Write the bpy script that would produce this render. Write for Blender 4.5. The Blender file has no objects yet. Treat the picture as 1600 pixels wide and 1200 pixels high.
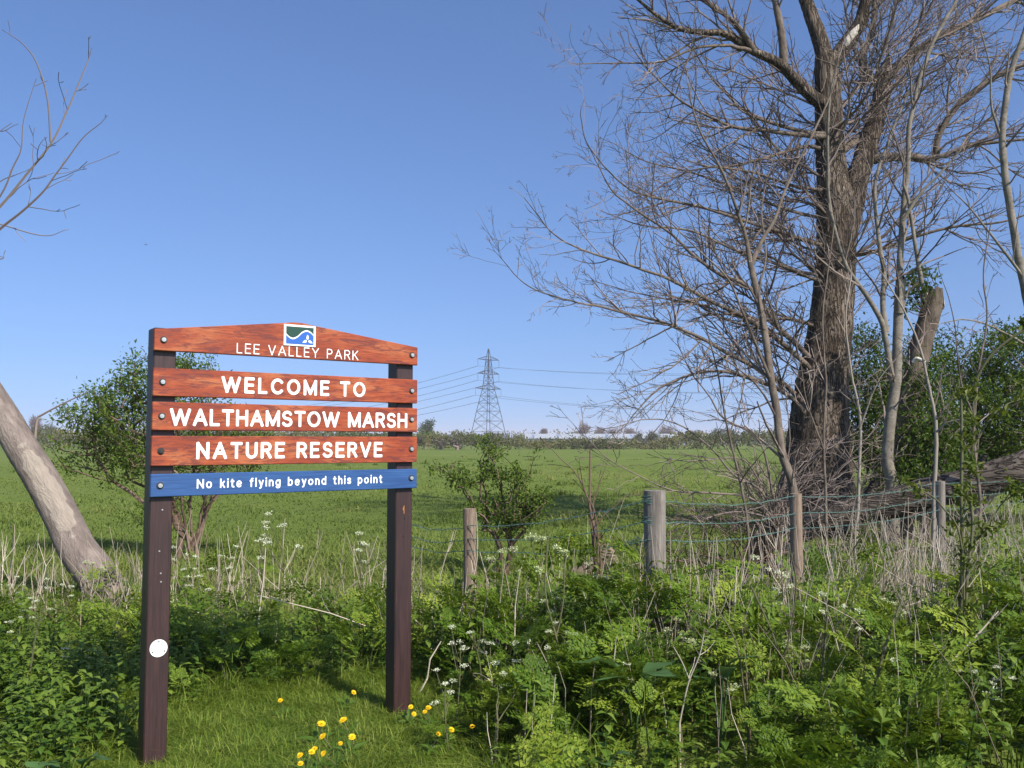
import bpy, math, random
import numpy as np

# ------------------------------------------------------------------ camera, sky, sun
scene = bpy.context.scene
COL = scene.collection
CAM_H = 1.55
F = 1400.0
PITCH = math.atan(90.0 / F)
cam_data = bpy.data.cameras.new('camera')
cam_data.sensor_width = 36.0
cam_data.lens = 36.0 * F / 1600.0
cam_data.clip_start = 0.05
cam_data.clip_end = 12000.0
cam = bpy.data.objects.new('camera', cam_data)
COL.objects.link(cam)
cam.location = (0, 0, CAM_H)
cam.rotation_euler = (math.pi / 2 + PITCH, 0, 0)
scene.camera = cam

SUN_EL = math.radians(42)
SUN_X, SUN_Y = 0.64, -0.77
SUN_AZ = math.atan2(SUN_X, SUN_Y)
world = bpy.data.worlds.new('World')
scene.world = world
world.use_nodes = True
wn = world.node_tree
bg = wn.nodes['Background']
sky = wn.nodes.new('ShaderNodeTexSky')
sky.sky_type = 'NISHITA'
sky.sun_disc = False
sky.sun_elevation = SUN_EL
sky.sun_rotation = SUN_AZ
sky.altitude = 20
sky.air_density = 1.0
sky.dust_density = 1.8
sky.ozone_density = 8.0
_tc = wn.nodes.new('ShaderNodeTexCoord')
_ma = wn.nodes.new('ShaderNodeVectorMath')
_ma.operation = 'MULTIPLY_ADD'
_ma.inputs[1].default_value = (1, 1, .92)
_ma.inputs[2].default_value = (0, 0, .095)
_no = wn.nodes.new('ShaderNodeVectorMath')
_no.operation = 'NORMALIZE'
wn.links.new(_tc.outputs['Generated'], _ma.inputs[0])
wn.links.new(_ma.outputs[0], _no.inputs[0])
wn.links.new(_no.outputs[0], sky.inputs[0])
_mx = wn.nodes.new('ShaderNodeMix')
_mx.data_type = 'RGBA'
_mx.blend_type = 'MULTIPLY'
_mx.inputs[0].default_value = 1.0
_mx.inputs[7].default_value = (.98, 1.0, 1.08, 1)
wn.links.new(sky.outputs[0], _mx.inputs[6])
wn.links.new(_mx.outputs[2], bg.inputs[0])
bg.inputs[1].default_value = 0.122

sun_data = bpy.data.lights.new('sun', 'SUN')
sun_data.energy = 5.0
sun_data.angle = math.radians(0.5)
sun_data.color = (1.0, 0.94, 0.82)
sun = bpy.data.objects.new('sun', sun_data)
COL.objects.link(sun)
_h = math.hypot(SUN_X, SUN_Y)
_az = math.atan2(SUN_X, -SUN_Y)
sun.rotation_euler = (math.pi / 2 - SUN_EL, 0, _az)

scene.view_settings.view_transform = 'Standard'
scene.view_settings.look = 'None'
scene.view_settings.exposure = 0.45
scene.view_settings.gamma = 1.0
scene.render.engine = 'CYCLES'
scene.cycles.max_bounces = 6
scene.cycles.diffuse_bounces = 2
scene.cycles.glossy_bounces = 2
scene.cycles.transmission_bounces = 3
scene.cycles.volume_bounces = 0
scene.cycles.use_adaptive_sampling = True

# ------------------------------------------------------------------ helpers
PI = math.pi


def P(px, py, Y):
    """a point at depth Y metres seen at photograph pixel (px, py)"""
    a = (px - 800.0) / F
    b = (600.0 - py) / F
    dy = math.cos(PITCH) - b * math.sin(PITCH)
    dz = math.sin(PITCH) + b * math.cos(PITCH)
    s = Y / dy
    return np.array((a * s, Y, CAM_H + dz * s))


def ground_z(x, y):
    x = np.asarray(x, float)
    y = np.asarray(y, float)
    k = np.clip((y - 6.5) / 4.0, 0, 1) * np.clip((90 - y) / 40, 0, 1)
    return k * 0.05 * (np.sin(x * 0.9 + 0.7 * np.sin(y * 0.6)) * np.cos(y * 0.75 + x * 0.2) + 0.5 * np.sin(x * 2.3 + y * 1.7))


def gz(x, y):
    return float(ground_z(x, y))


def link(o, parent=None):
    COL.objects.link(o)
    if parent is not None:
        o.parent = parent
    return o


def tag(o, label=None, cat=None, group=None, kind=None):
    if label:
        o['label'] = label
    if cat:
        o['category'] = cat
    if group:
        o['group'] = group
    if kind:
        o['kind'] = kind
    return o


def empty(name, loc, label, cat, group=None, rz=0.0):
    o = bpy.data.objects.new(name, None)
    o.empty_display_size = 0.1
    o.location = [float(c) for c in loc]
    o.rotation_euler = (0, 0, rz)
    link(o)
    return tag(o, label, cat, group)


def copy_tree(o, parent=None):
    c = o.copy()
    COL.objects.link(c)
    if parent is not None:
        c.parent = parent
    for ch in list(o.children):
        copy_tree(ch, c)
    return c


class MB:
    """collects vertices and faces; build() links them as one mesh object"""

    def __init__(self):
        self.v, self.t, self.f, self.n = [], [], {}, 0

    def add(self, v, faces, tint=0.5, mat=0):
        v = np.asarray(v, float).reshape(-1, 3)
        m = len(v)
        self.v.append(v)
        self.t.append(np.broadcast_to(np.asarray(tint, float), (m,)))
        if isinstance(faces, np.ndarray):
            groups = [faces] if len(faces) else []
        else:
            by = {}
            for fc in faces:
                by.setdefault(len(fc), []).append(fc)
            groups = [np.array(g, np.int64) for g in by.values()]
        for g in groups:
            self.f.setdefault((g.shape[1], mat), []).append(g + self.n)
        self.n += m
        return self

    def box(self, x0, x1, y0, y1, z0, z1, tint=0.5, mat=0):
        v = [(x, y, z) for z in (z0, z1) for y in (y0, y1) for x in (x0, x1)]
        return self.add(v, [(0, 2, 3, 1), (4, 5, 7, 6), (0, 1, 5, 4), (2, 6, 7, 3), (0, 4, 6, 2), (1, 3, 7, 5)], tint, mat)

    def bbox(self, x0, x1, y0, y1, z0, z1, b=0.004, tint=0.5, mat=0):
        """box with chamfered edges"""
        lv, f = [], []
        xs, ys, zs = (x0, x1), (y0, y1), (z0, z1)
        idx = {}
        for i in (0, 1):
            for j in (0, 1):
                for k in (0, 1):
                    for ax in range(3):
                        p = [xs[i], ys[j], zs[k]]
                        s = [(1 if i == 0 else -1) * b, (1 if j == 0 else -1) * b, (1 if k == 0 else -1) * b]
                        for a in range(3):
                            if a != ax:
                                p[a] += s[a]
                        idx[(i, j, k, ax)] = len(lv)
                        lv.append(p)
        I = lambda i, j, k, ax: idx[(i, j, k, ax)]
        f.append((I(0, 0, 0, 0), I(0, 0, 1, 0), I(0, 1, 1, 0), I(0, 1, 0, 0)))
        f.append((I(1, 0, 0, 0), I(1, 1, 0, 0), I(1, 1, 1, 0), I(1, 0, 1, 0)))
        f.append((I(0, 0, 0, 1), I(1, 0, 0, 1), I(1, 0, 1, 1), I(0, 0, 1, 1)))
        f.append((I(0, 1, 0, 1), I(0, 1, 1, 1), I(1, 1, 1, 1), I(1, 1, 0, 1)))
        f.append((I(0, 0, 0, 2), I(0, 1, 0, 2), I(1, 1, 0, 2), I(1, 0, 0, 2)))
        f.append((I(0, 0, 1, 2), I(1, 0, 1, 2), I(1, 1, 1, 2), I(0, 1, 1, 2)))
        for i in (0, 1):
            for j in (0, 1):
                f.append((I(i, j, 0, 0), I(i, j, 1, 0), I(i, j, 1, 1), I(i, j, 0, 1)))
                f.append((I(i, 0, j, 0), I(i, 1, j, 0), I(i, 1, j, 2), I(i, 0, j, 2)))
                f.append((I(0, i, j, 1), I(1, i, j, 1), I(1, i, j, 2), I(0, i, j, 2)))
                for k in (0, 1):
                    f.append((I(i, j, k, 0), I(i, j, k, 1), I(i, j, k, 2)))
        return self.add(lv, f, tint, mat)

    def prism(self, poly, y0, y1, tint=0.5, mat=0):
        """polygon given in x,z and extruded from y0 to y1"""
        n = len(poly)
        v = [(x, y0, z) for x, z in poly] + [(x, y1, z) for x, z in poly]
        f = [tuple(range(n)), tuple(range(2 * n - 1, n - 1, -1))]
        f += [(i, i + n, (i + 1) % n + n, (i + 1) % n) for i in range(n)]
        return self.add(v, f, tint, mat)

    def build(self, name, mats, parent=None, smooth=False, loc=None):
        me = bpy.data.meshes.new(name)
        v = np.concatenate(self.v)
        if loc is not None:
            v = v - np.asarray(loc, float)
        me.vertices.add(len(v))
        me.vertices.foreach_set('co', v.astype(np.float32).ravel())
        loops, starts, mi, pos = [], [], [], 0
        for (k, m), gl in self.f.items():
            g = np.concatenate(gl)
            loops.append(g.ravel())
            starts.append(pos + np.arange(len(g)) * k)
            mi.append(np.full(len(g), m))
            pos += g.size
        loops = np.concatenate(loops).astype(np.int32)
        starts = np.concatenate(starts).astype(np.int32)
        me.loops.add(len(loops))
        me.loops.foreach_set('vertex_index', loops)
        me.polygons.add(len(starts))
        me.polygons.foreach_set('loop_start', starts)
        me.polygons.foreach_set('material_index', np.concatenate(mi).astype(np.int32))
        me.polygons.foreach_set('use_smooth', np.full(len(starts), bool(smooth)))
        a = me.attributes.new('tint', 'FLOAT', 'POINT')
        a.data.foreach_set('value', np.concatenate(self.t).astype(np.float32))
        me.update(calc_edges=True)
        for m in (mats if isinstance(mats, (list, tuple)) else [mats]):
            me.materials.append(m)
        o = bpy.data.objects.new(name, me)
        if loc is not None:
            o.location = [float(c) for c in loc]
        return link(o, parent)


def tubes(mb, Pts, R, k, tint, mat=0, rough=0.0, seed=0):
    """Pts (B,n,3), R (B,n): B tubes of k sides"""
    Pts = np.asarray(Pts, float)
    R = np.asarray(R, float)
    B, n, _ = Pts.shape
    tg = np.gradient(Pts, axis=1)
    tg /= np.linalg.norm(tg, axis=2, keepdims=True) + 1e-9
    ov = np.abs(Pts[:, -1] - Pts[:, 0])
    ref = np.eye(3)[np.argmin(ov, axis=1)][:, None, :]
    N = np.cross(tg, np.broadcast_to(ref, tg.shape))
    N /= np.linalg.norm(N, axis=2, keepdims=True) + 1e-9
    Bn = np.cross(tg, N)
    th = np.arange(k) * 2 * PI / k
    c, s = np.cos(th), np.sin(th)
    Rr = np.broadcast_to(R[:, :, None], (B, n, k))
    if rough:
        g = np.random.default_rng(seed)
        w = np.zeros((B, n, k))
        zz = np.arange(n)[None, :, None]
        for _ in range(5):
            m = g.integers(2, 6)
            w += np.cos(m * th[None, None, :] + g.uniform(0, 6.28) + zz * g.uniform(-.25, .25)) / 5
        w += g.normal(0, .35, (B, n, k))
        Rr = Rr * (1 + rough * w)
    V = Pts[:, :, None, :] + Rr[..., None] * (c[None, None, :, None] * N[:, :, None, :] + s[None, None, :, None] * Bn[:, :, None, :])
    b = np.arange(B)[:, None, None] * n * k
    i = np.arange(n - 1)[None, :, None] * k
    j = np.arange(k)[None, None, :]
    j2 = (j + 1) % k
    fc = np.stack([b + i + j, b + i + j2, b + i + k + j2, b + i + k + j], axis=-1).reshape(-1, 4)
    t = np.repeat(np.broadcast_to(np.asarray(tint, float), (B,)), n * k)
    mb.add(V.reshape(-1, 3), fc, t, mat)
    return V


class Tubes:
    def __init__(self):
        self.d = {}

    def add(self, pts, radii, tint=0.5, k=None):
        if k is None:
            rm = max(radii)
            k = 3 if rm < .008 else 4 if rm < .02 else 6 if rm < .06 else 10
        self.d.setdefault((len(pts), k), []).append((pts, radii, tint))

    def flush(self, mb, mat=0):
        for (n, k), L in self.d.items():
            tubes(mb, [a[0] for a in L], [a[1] for a in L], k, [a[2] for a in L], mat)
        self.d = {}
        return mb


def catmull(pts, n=6):
    pts = np.asarray(pts, float)
    p = np.vstack([2 * pts[0] - pts[1], pts, 2 * pts[-1] - pts[-2]])
    out = []
    for i in range(1, len(p) - 2):
        for t in np.arange(n) / n:
            a, b, c, d = p[i - 1], p[i], p[i + 1], p[i + 2]
            out.append(.5 * ((2 * b) + (-a + c) * t + (2 * a - 5 * b + 4 * c - d) * t * t + (-a + 3 * b - 3 * c + d) * t ** 3))
    out.append(p[-2])
    return np.array(out)


def trace(pxs, Y0, Y1=None, n=6):
    """a smooth 3-D line through photograph points, its depth running from Y0 to Y1"""
    Y1 = Y0 if Y1 is None else Y1
    a = np.array(pxs, float)
    s = np.concatenate([[0], np.cumsum(np.hypot(*np.diff(a, axis=0).T))])
    s /= s[-1]
    return catmull([P(x, y, Y0 + (Y1 - Y0) * u) for (x, y), u in zip(a, s)], n)


def taper(n, r0, r1, pw=1.0):
    return r0 + (r1 - r0) * np.linspace(0, 1, n) ** pw


def vnorm(d):
    l = math.sqrt(d[0] * d[0] + d[1] * d[1] + d[2] * d[2]) or 1.0
    return (d[0] / l, d[1] / l, d[2] / l)


def kid_dir(d, ang, R, flat=1.0):
    while True:
        r = (R.gauss(0, 1), R.gauss(0, 1), R.gauss(0, flat))
        q = r[0] * d[0] + r[1] * d[1] + r[2] * d[2]
        e = (r[0] - q * d[0], r[1] - q * d[1], r[2] - q * d[2])
        if e[0] ** 2 + e[1] ** 2 + e[2] ** 2 > 1e-3:
            break
    e = vnorm(e)
    c, s = math.cos(ang), math.sin(ang)
    return (c * d[0] + s * e[0], c * d[1] + s * e[1], c * d[2] + s * e[2])


def grow(T, p, d, L, r, lvl, R, up=.3, wob=.16, ang=(.5, 1.0), kids=(0, 5, 5), ratio=.5, rend=.35, rmin=.003, ends=None, tint=.5):
    n = 3 if L < .2 else 5 if L < .6 else 8
    st = L / n
    pts, dirs = [tuple(p)], [d]
    for _ in range(n):
        d = vnorm((d[0] + R.gauss(0, wob), d[1] + R.gauss(0, wob), d[2] + R.gauss(0, wob) + up * st))
        p = (pts[-1][0] + d[0] * st, pts[-1][1] + d[1] * st, pts[-1][2] + d[2] * st)
        pts.append(p)
        dirs.append(d)
    T.add(pts, [max(rmin, r * (1 - (1 - rend) * i / n)) for i in range(n + 1)], tint)
    if ends is not None:
        ends.append((pts[-1], d))
        if lvl == 0:
            ends.append((pts[n // 2], dirs[n // 2]))
    if lvl > 0:
        nk = max(1, int(L * kids[lvl] + R.random()))
        for _ in range(nk):
            u = R.uniform(.12, .98)
            i = min(n - 1, int(u * n))
            f = u * n - i
            q = tuple(pts[i][a] + (pts[i + 1][a] - pts[i][a]) * f for a in range(3))
            cd = kid_dir(dirs[i + 1], R.uniform(*ang), R, .8)
            cl = L * ratio * (1.25 - .75 * u) * R.uniform(.6, 1.25)
            grow(T, q, cd, cl, max(rmin, r * .5), lvl - 1, R, up, wob, ang, kids, ratio, rend, rmin, ends, tint)


def spawn(T, pts, r0, r1, per_m, lr, lvl, R, u0=.15, **kw):
    """side shoots along a traced limb"""
    pts = np.asarray(pts)
    seg = np.linalg.norm(np.diff(pts, axis=0), axis=1)
    cs = np.concatenate([[0], np.cumsum(seg)])
    tot = cs[-1]
    ang = kw.pop('a0', (.45, 1.05))
    for _ in range(int(tot * per_m * (1 - u0) + .5)):
        u = R.uniform(u0, 1.0)
        i = min(len(seg) - 1, max(0, int(np.searchsorted(cs, u * tot)) - 1))
        f = (u * tot - cs[i]) / max(seg[i], 1e-6)
        q = pts[i] * (1 - f) + pts[i + 1] * f
        d = vnorm(tuple(pts[i + 1] - pts[i]))
        rr = r0 + (r1 - r0) * u
        L = R.uniform(*lr) * (1.15 - .5 * u)
        grow(T, tuple(q), kid_dir(d, R.uniform(*ang), R, .8), L, min(rr * .5, .012 + .008 * L), lvl, R, **kw)
    d = vnorm(tuple(pts[-1] - pts[-2]))
    grow(T, tuple(pts[-1]), d, lr[0] * .5, r1, lvl, R, **kw)


def leaves(mb, pos, d, nr, ln, wd, tint, mat=0, fold=.25):
    """pointed leaves of two folded faces"""
    pos, d, nr = (np.asarray(a, float) for a in (pos, d, nr))
    N = len(pos)
    d = d / (np.linalg.norm(d, axis=1, keepdims=True) + 1e-9)
    s = np.cross(d, nr)
    s /= np.linalg.norm(s, axis=1, keepdims=True) + 1e-9
    nr = np.cross(s, d)
    ln = np.broadcast_to(ln, (N,))[:, None]
    wd = np.broadcast_to(wd, (N,))[:, None]
    mid = pos + d * ln * .45
    v = np.stack([pos, mid + s * wd * .5 + nr * wd * fold, pos + d * ln, mid - s * wd * .5 + nr * wd * fold], axis=1)
    b = np.arange(N)[:, None] * 4
    fc = np.concatenate([b + np.array([[0, 1, 2]]), b + np.array([[0, 2, 3]])])
    mb.add(v.reshape(-1, 3), fc, np.repeat(np.broadcast_to(tint, (N,)), 4), mat)


def rand_dirs(g, n, zb=0.0):
    d = g.normal(size=(n, 3))
    d[:, 2] += zb
    return d / np.linalg.norm(d, axis=1, keepdims=True)


def blob_points(g, blobs, n):
    """points inside ellipsoids (cx, cy, cz, rx, ry, rz)"""
    vol = np.array([b[3] * b[4] * b[5] for b in blobs])
    w = g.choice(len(blobs), n, p=vol / vol.sum())
    B = np.array(blobs)[w]
    d = rand_dirs(g, n) * (g.random((n, 1)) ** (1 / 2.4))
    return B[:, :3] + d * B[:, 3:]


def web_tree(base_pts, targets, g, rtip, pw=.42, rmax=.2):
    """branches that reach every target from the base; returns polylines (pts, radii)"""
    nodes = [np.asarray(b, float) for b in base_pts]
    par = [-1] + list(range(len(base_pts) - 1))
    plen = [0.0]
    for i in range(1, len(nodes)):
        plen.append(plen[-1] + np.linalg.norm(nodes[i] - nodes[i - 1]))
    order = np.argsort(np.linalg.norm(targets - nodes[-1], axis=1))
    A = np.zeros((len(nodes) + len(targets), 3))
    A[:len(nodes)] = nodes
    pl = np.zeros(len(A))
    pl[:len(nodes)] = plen
    m = len(nodes)
    for t in order:
        dd = np.linalg.norm(A[:m] - targets[t], axis=1)
        c = dd + .38 * pl[:m] + .35 * np.maximum(0, A[:m, 2] - targets[t][2])
        j = int(np.argmin(c))
        A[m] = targets[t]
        par.append(j)
        pl[m] = pl[j] + dd[j]
        m += 1
    w = np.ones(m)
    for i in range(m - 1, 0, -1):
        w[par[i]] += w[i]
    rad = np.minimum(rtip * w ** pw, rmax)
    out = []
    for i in range(1, m):
        a, b = A[par[i]], A[i]
        L = np.linalg.norm(b - a)
        pa = A[par[par[i]]] if par[par[i]] >= 0 else a - (0, 0, .1)
        t0 = (a - pa) / (np.linalg.norm(a - pa) + 1e-9)
        c1 = a + t0 * L * .35 + g.normal(0, .04 * L, 3)
        q = [a, .5 * a * .5 + .5 * c1 + .25 * b, b]
        q = [a] + [(1 - u) ** 2 * a + 2 * u * (1 - u) * c1 + u * u * b + g.normal(0, .02 * L, 3) for u in (.33, .66)] + [b]
        r0 = min(rad[par[i]], rad[i] * 1.5)
        out.append((np.array(q), np.linspace(r0, rad[i], 4)))
    return out, A[:m], w


# ------------------------------------------------------------------ materials
def new_mat(name):
    m = bpy.data.materials.new(name)
    m.use_nodes = True
    nt = m.node_tree
    return m, nt, nt.nodes['Principled BSDF']


def node(nt, t, **kw):
    n = nt.nodes.new(t)
    for k, v in kw.items():
        setattr(n, k, v)
    return n


def coords(nt, scale=(1, 1, 1), kind='Object'):
    tc = node(nt, 'ShaderNodeTexCoord')
    mp = node(nt, 'ShaderNodeMapping')
    mp.inputs['Scale'].default_value = scale
    nt.links.new(tc.outputs[kind], mp.inputs[0])
    return mp.outputs[0]


def noise(nt, vec, scale, detail=4, rough=.6, dist=0.0):
    n = node(nt, 'ShaderNodeTexNoise')
    n.inputs['Scale'].default_value = scale
    n.inputs['Detail'].default_value = detail
    n.inputs['Roughness'].default_value = rough
    n.inputs['Distortion'].default_value = dist
    if vec is not None:
        nt.links.new(vec, n.inputs['Vector'])
    return n.outputs[0]


def ramp(nt, fac, stops):
    r = node(nt, 'ShaderNodeValToRGB')
    e = r.color_ramp.elements
    while len(e) < len(stops):
        e.new(.5)
    for i, (p, c) in enumerate(stops):
        e[i].position = p
        e[i].color = (c, c, c, 1) if isinstance(c, (int, float)) else (*c, 1)
    nt.links.new(fac, r.inputs[0])
    return r.outputs[0]


def mix(nt, fac, a, b, mode='MIX'):
    m = node(nt, 'ShaderNodeMix', data_type='RGBA', blend_type=mode)
    for s, x in ((0, fac), (6, a), (7, b)):
        if isinstance(x, (int, float)):
            m.inputs[s].default_value = x
        elif isinstance(x, tuple):
            m.inputs[s].default_value = (*x, 1)
        else:
            nt.links.new(x, m.inputs[s])
    return m.outputs[2]


def bump(nt, b, h, strength=.4, dist=.01):
    n = node(nt, 'ShaderNodeBump')
    n.inputs['Strength'].default_value = strength
    n.inputs['Distance'].default_value = dist
    nt.links.new(h, n.inputs['Height'])
    nt.links.new(n.outputs[0], b.inputs['Normal'])


def tint_attr(nt):
    return node(nt, 'ShaderNodeAttribute', attribute_name='tint').outputs['Fac']


def leaf_mat(name, dark, mid, light, trans=.3, rough=.5, spec=.22):
    m, nt, b = new_mat(name)
    c = ramp(nt, tint_attr(nt), [(0, dark), (.5, mid), (1, light)])
    nt.links.new(c, b.inputs['Base Color'])
    b.inputs['Roughness'].default_value = rough
    b.inputs['Specular IOR Level'].default_value = spec
    tr = node(nt, 'ShaderNodeBsdfTranslucent')
    tc = mix(nt, .5, c, tuple(min(1, x * y) for x, y in zip(light, (1.3, 1.35, .6))))
    nt.links.new(tc, tr.inputs[0])
    ms = node(nt, 'ShaderNodeMixShader')
    ms.inputs[0].default_value = trans
    nt.links.new(b.outputs[0], ms.inputs[1])
    nt.links.new(tr.outputs[0], ms.inputs[2])
    nt.links.new(ms.outputs[0], nt.nodes['Material Output'].inputs[0])
    return m


def bark_mat(name, dark, light, scale=14, stretch=.18, bs=.8, bd=.03, tintmix=None, lean=0):
    m, nt, b = new_mat(name)
    v = coords(nt, stretch if isinstance(stretch, tuple) else (1, 1, stretch))
    n1 = noise(nt, v, scale, 6, .65, .4)
    n2 = noise(nt, coords(nt), scale * .25, 3, .5)
    if lean:
        tc = node(nt, 'ShaderNodeTexCoord')
        mp = node(nt, 'ShaderNodeMapping', vector_type='TEXTURE')
        mp.inputs['Rotation'].default_value = (0, math.radians(lean), 0)
        mp.inputs['Scale'].default_value = (1, 1, 1 / stretch)
        nt.links.new(tc.outputs['Object'], mp.inputs[0])
        v = mp.outputs[0]
        n1 = noise(nt, v, scale, 7, .72, .9)
    c = ramp(nt, n1, [(.3, dark), (.62, light)])
    c = mix(nt, .45, c, ramp(nt, n2, [(.35, dark), (.7, light)]))
    ridge = None
    if bd >= .05:
        rn = noise(nt, v if lean else coords(nt, stretch if isinstance(stretch, tuple) else (1, 1, stretch * .8)), scale * 1.5, 3, .5, .8)
        ridge = ramp(nt, rn, [(.40, 1.0), (.5, 0.0), (.60, 1.0)])
        c = mix(nt, ridge, tuple(x * .8 for x in dark), c)
    if bd >= .05:
        big_ = noise(nt, coords(nt, (1, 1, .5)), 2.2, 3, .6)
        c = mix(nt, ramp(nt, big_, [(.42, .0), (.62, .55)]), c, tuple(x * .9 for x in dark))
    if tintmix:
        mth = node(nt, 'ShaderNodeMath', operation='MULTIPLY_ADD')
        nt.links.new(n1, mth.inputs[0])
        mth.inputs[1].default_value = .55
        nt.links.new(tint_attr(nt), mth.inputs[2])
        f = ramp(nt, mth.outputs[0], [(.74, 0.0), (.90, .85)])
        c = mix(nt, f, c, mix(nt, n1, tuple(x * .75 for x in tintmix), tintmix))
    nt.links.new(c, b.inputs['Base Color'])
    b.inputs['Roughness'].default_value = .9
    b.inputs['Specular IOR Level'].default_value = .15
    bump(nt, b, mix(nt, .6, n1, ridge) if ridge is not None else n1, bs, bd)
    return m


def plain_mat(name, col, rough=.6, metal=0.0, var=0.0, scale=20, spec=.4):
    m, nt, b = new_mat(name)
    if var:
        n = noise(nt, coords(nt), scale, 4, .6)
        c = ramp(nt, n, [(.3, tuple(x * (1 - var) for x in col)), (.7, tuple(min(1, x * (1 + var)) for x in col))])
        nt.links.new(c, b.inputs['Base Color'])
    else:
        b.inputs['Base Color'].default_value = (*col, 1)
    b.inputs['Roughness'].default_value = rough
    b.inputs['Metallic'].default_value = metal
    b.inputs['Specular IOR Level'].default_value = spec
    return m


def twig_mat(name, a, b_, rough=.7):
    m, nt, b = new_mat(name)
    nt.links.new(ramp(nt, tint_attr(nt), [(0, a), (1, b_)]), b.inputs['Base Color'])
    b.inputs['Roughness'].default_value = rough
    b.inputs['Specular IOR Level'].default_value = .25
    return m


def board_mat():
    m, nt, b = new_mat('stained_orange_wood')
    v = coords(nt, (1.6, 20, 30))
    g1 = noise(nt, v, 3.2, 8, .72, 1.4)
    g2 = noise(nt, coords(nt, (6, 60, 100)), 2.0, 5, .65, .6)
    big_ = noise(nt, coords(nt, (2.4, 3, 7)), 1.2, 4, .6, .4)
    blot = noise(nt, coords(nt, (5, 9, 26)), 1.5, 6, .68, 1.0)
    c = ramp(nt, g1, [(.30, (.14, .026, .012)), (.45, (.30, .056, .019)), (.57, (.40, .090, .030)), (.72, (.50, .165, .065))])
    c = mix(nt, ramp(nt, big_, [(.42, .85), (.52, 0.0)]), c, mix(nt, g1, (.14, .024, .012), (.34, .062, .022)))
    c = mix(nt, ramp(nt, big_, [(.52, 0.0), (.62, .75)]), c, mix(nt, g1, (.34, .09, .032), (.56, .21, .085)))
    c = mix(nt, ramp(nt, blot, [(.50, 0.0), (.58, .80)]), c, (.105, .028, .028))
    c = mix(nt, ramp(nt, g2, [(.53, 0.0), (.66, .62)]), c, (.10, .022, .015))
    oi = node(nt, 'ShaderNodeObjectInfo')
    c = mix(nt, oi.outputs['Random'], c, mix(nt, .28, c, (.20, .03, .012)))
    nt.links.new(c, b.inputs['Base Color'])
    b.inputs['Roughness'].default_value = .55
    b.inputs['Specular IOR Level'].default_value = .35
    bump(nt, b, g2, .35, .002)
    return m


def blue_mat():
    m, nt, b = new_mat('blue_painted_wood')
    g = noise(nt, coords(nt, (2, 40, 55)), 2.4, 6, .65, .8)
    c = ramp(nt, g, [(.25, (.010, .032, .12)), (.5, (.019, .072, .215)), (.8, (.038, .11, .29))])
    nt.links.new(c, b.inputs['Base Color'])
    b.inputs['Roughness'].default_value = .5
    bump(nt, b, g, .4, .002)
    return m


def post_mat():
    m, nt, b = new_mat('dark_brown_stained_wood')
    g = noise(nt, coords(nt, (60, 60, 3)), 1.6, 6, .65, .6)
    scr = noise(nt, coords(nt, (110, 110, 9)), 1.0, 5, .75, .3)
    c = ramp(nt, g, [(.3, (.020, .010, .010)), (.55, (.040, .018, .017)), (.8, (.066, .030, .027))])
    c = mix(nt, ramp(nt, scr, [(.66, 0.0), (.74, .55)]), c, (.20, .14, .11))
    nt.links.new(c, b.inputs['Base Color'])
    b.inputs['Roughness'].default_value = .5
    bump(nt, b, g, .5, .003)
    return m


def weathered_mat(name, dark, light):
    m, nt, b = new_mat(name)
    g = noise(nt, coords(nt, (34, 34, 1.6)), 1.5, 7, .7, .7)
    k = noise(nt, coords(nt, (5, 5, 3)), 1.5, 4, .6)
    c = ramp(nt, g, [(.3, dark), (.65, light)])
    c = mix(nt, ramp(nt, k, [(.5, 0.0), (.75, .5)]), c, tuple(x * .5 for x in dark))
    nt.links.new(c, b.inputs['Base Color'])
    b.inputs['Roughness'].default_value = .85
    bump(nt, b, g, .9, .008)
    return m


def ground_mat():
    m, nt, b = new_mat('meadow_ground')
    n1 = noise(nt, coords(nt, (1, 1, 1)), .035, 5, .6)
    n2 = noise(nt, coords(nt, (1, 1, 1)), .3, 6, .65)
    n3 = noise(nt, coords(nt, (1, 1, 1)), 6, 5, .7)
    c = ramp(nt, n1, [(.33, (.098, .140, .024)), (.5, (.140, .184, .034)), (.68, (.20, .215, .058))])
    c = mix(nt, .5, c, ramp(nt, n2, [(.3, (.092, .134, .024)), (.55, (.142, .184, .036)), (.75, (.20, .205, .065))]))
    c = mix(nt, ramp(nt, n3, [(.35, .35), (.65, 0.0)]), c, (.035, .060, .012))
    nt.links.new(c, b.inputs['Base Color'])
    b.inputs['Roughness'].default_value = .95
    b.inputs['Specular IOR Level'].default_value = .1
    bump(nt, b, n3, 1.0, .06)
    return m


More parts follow.
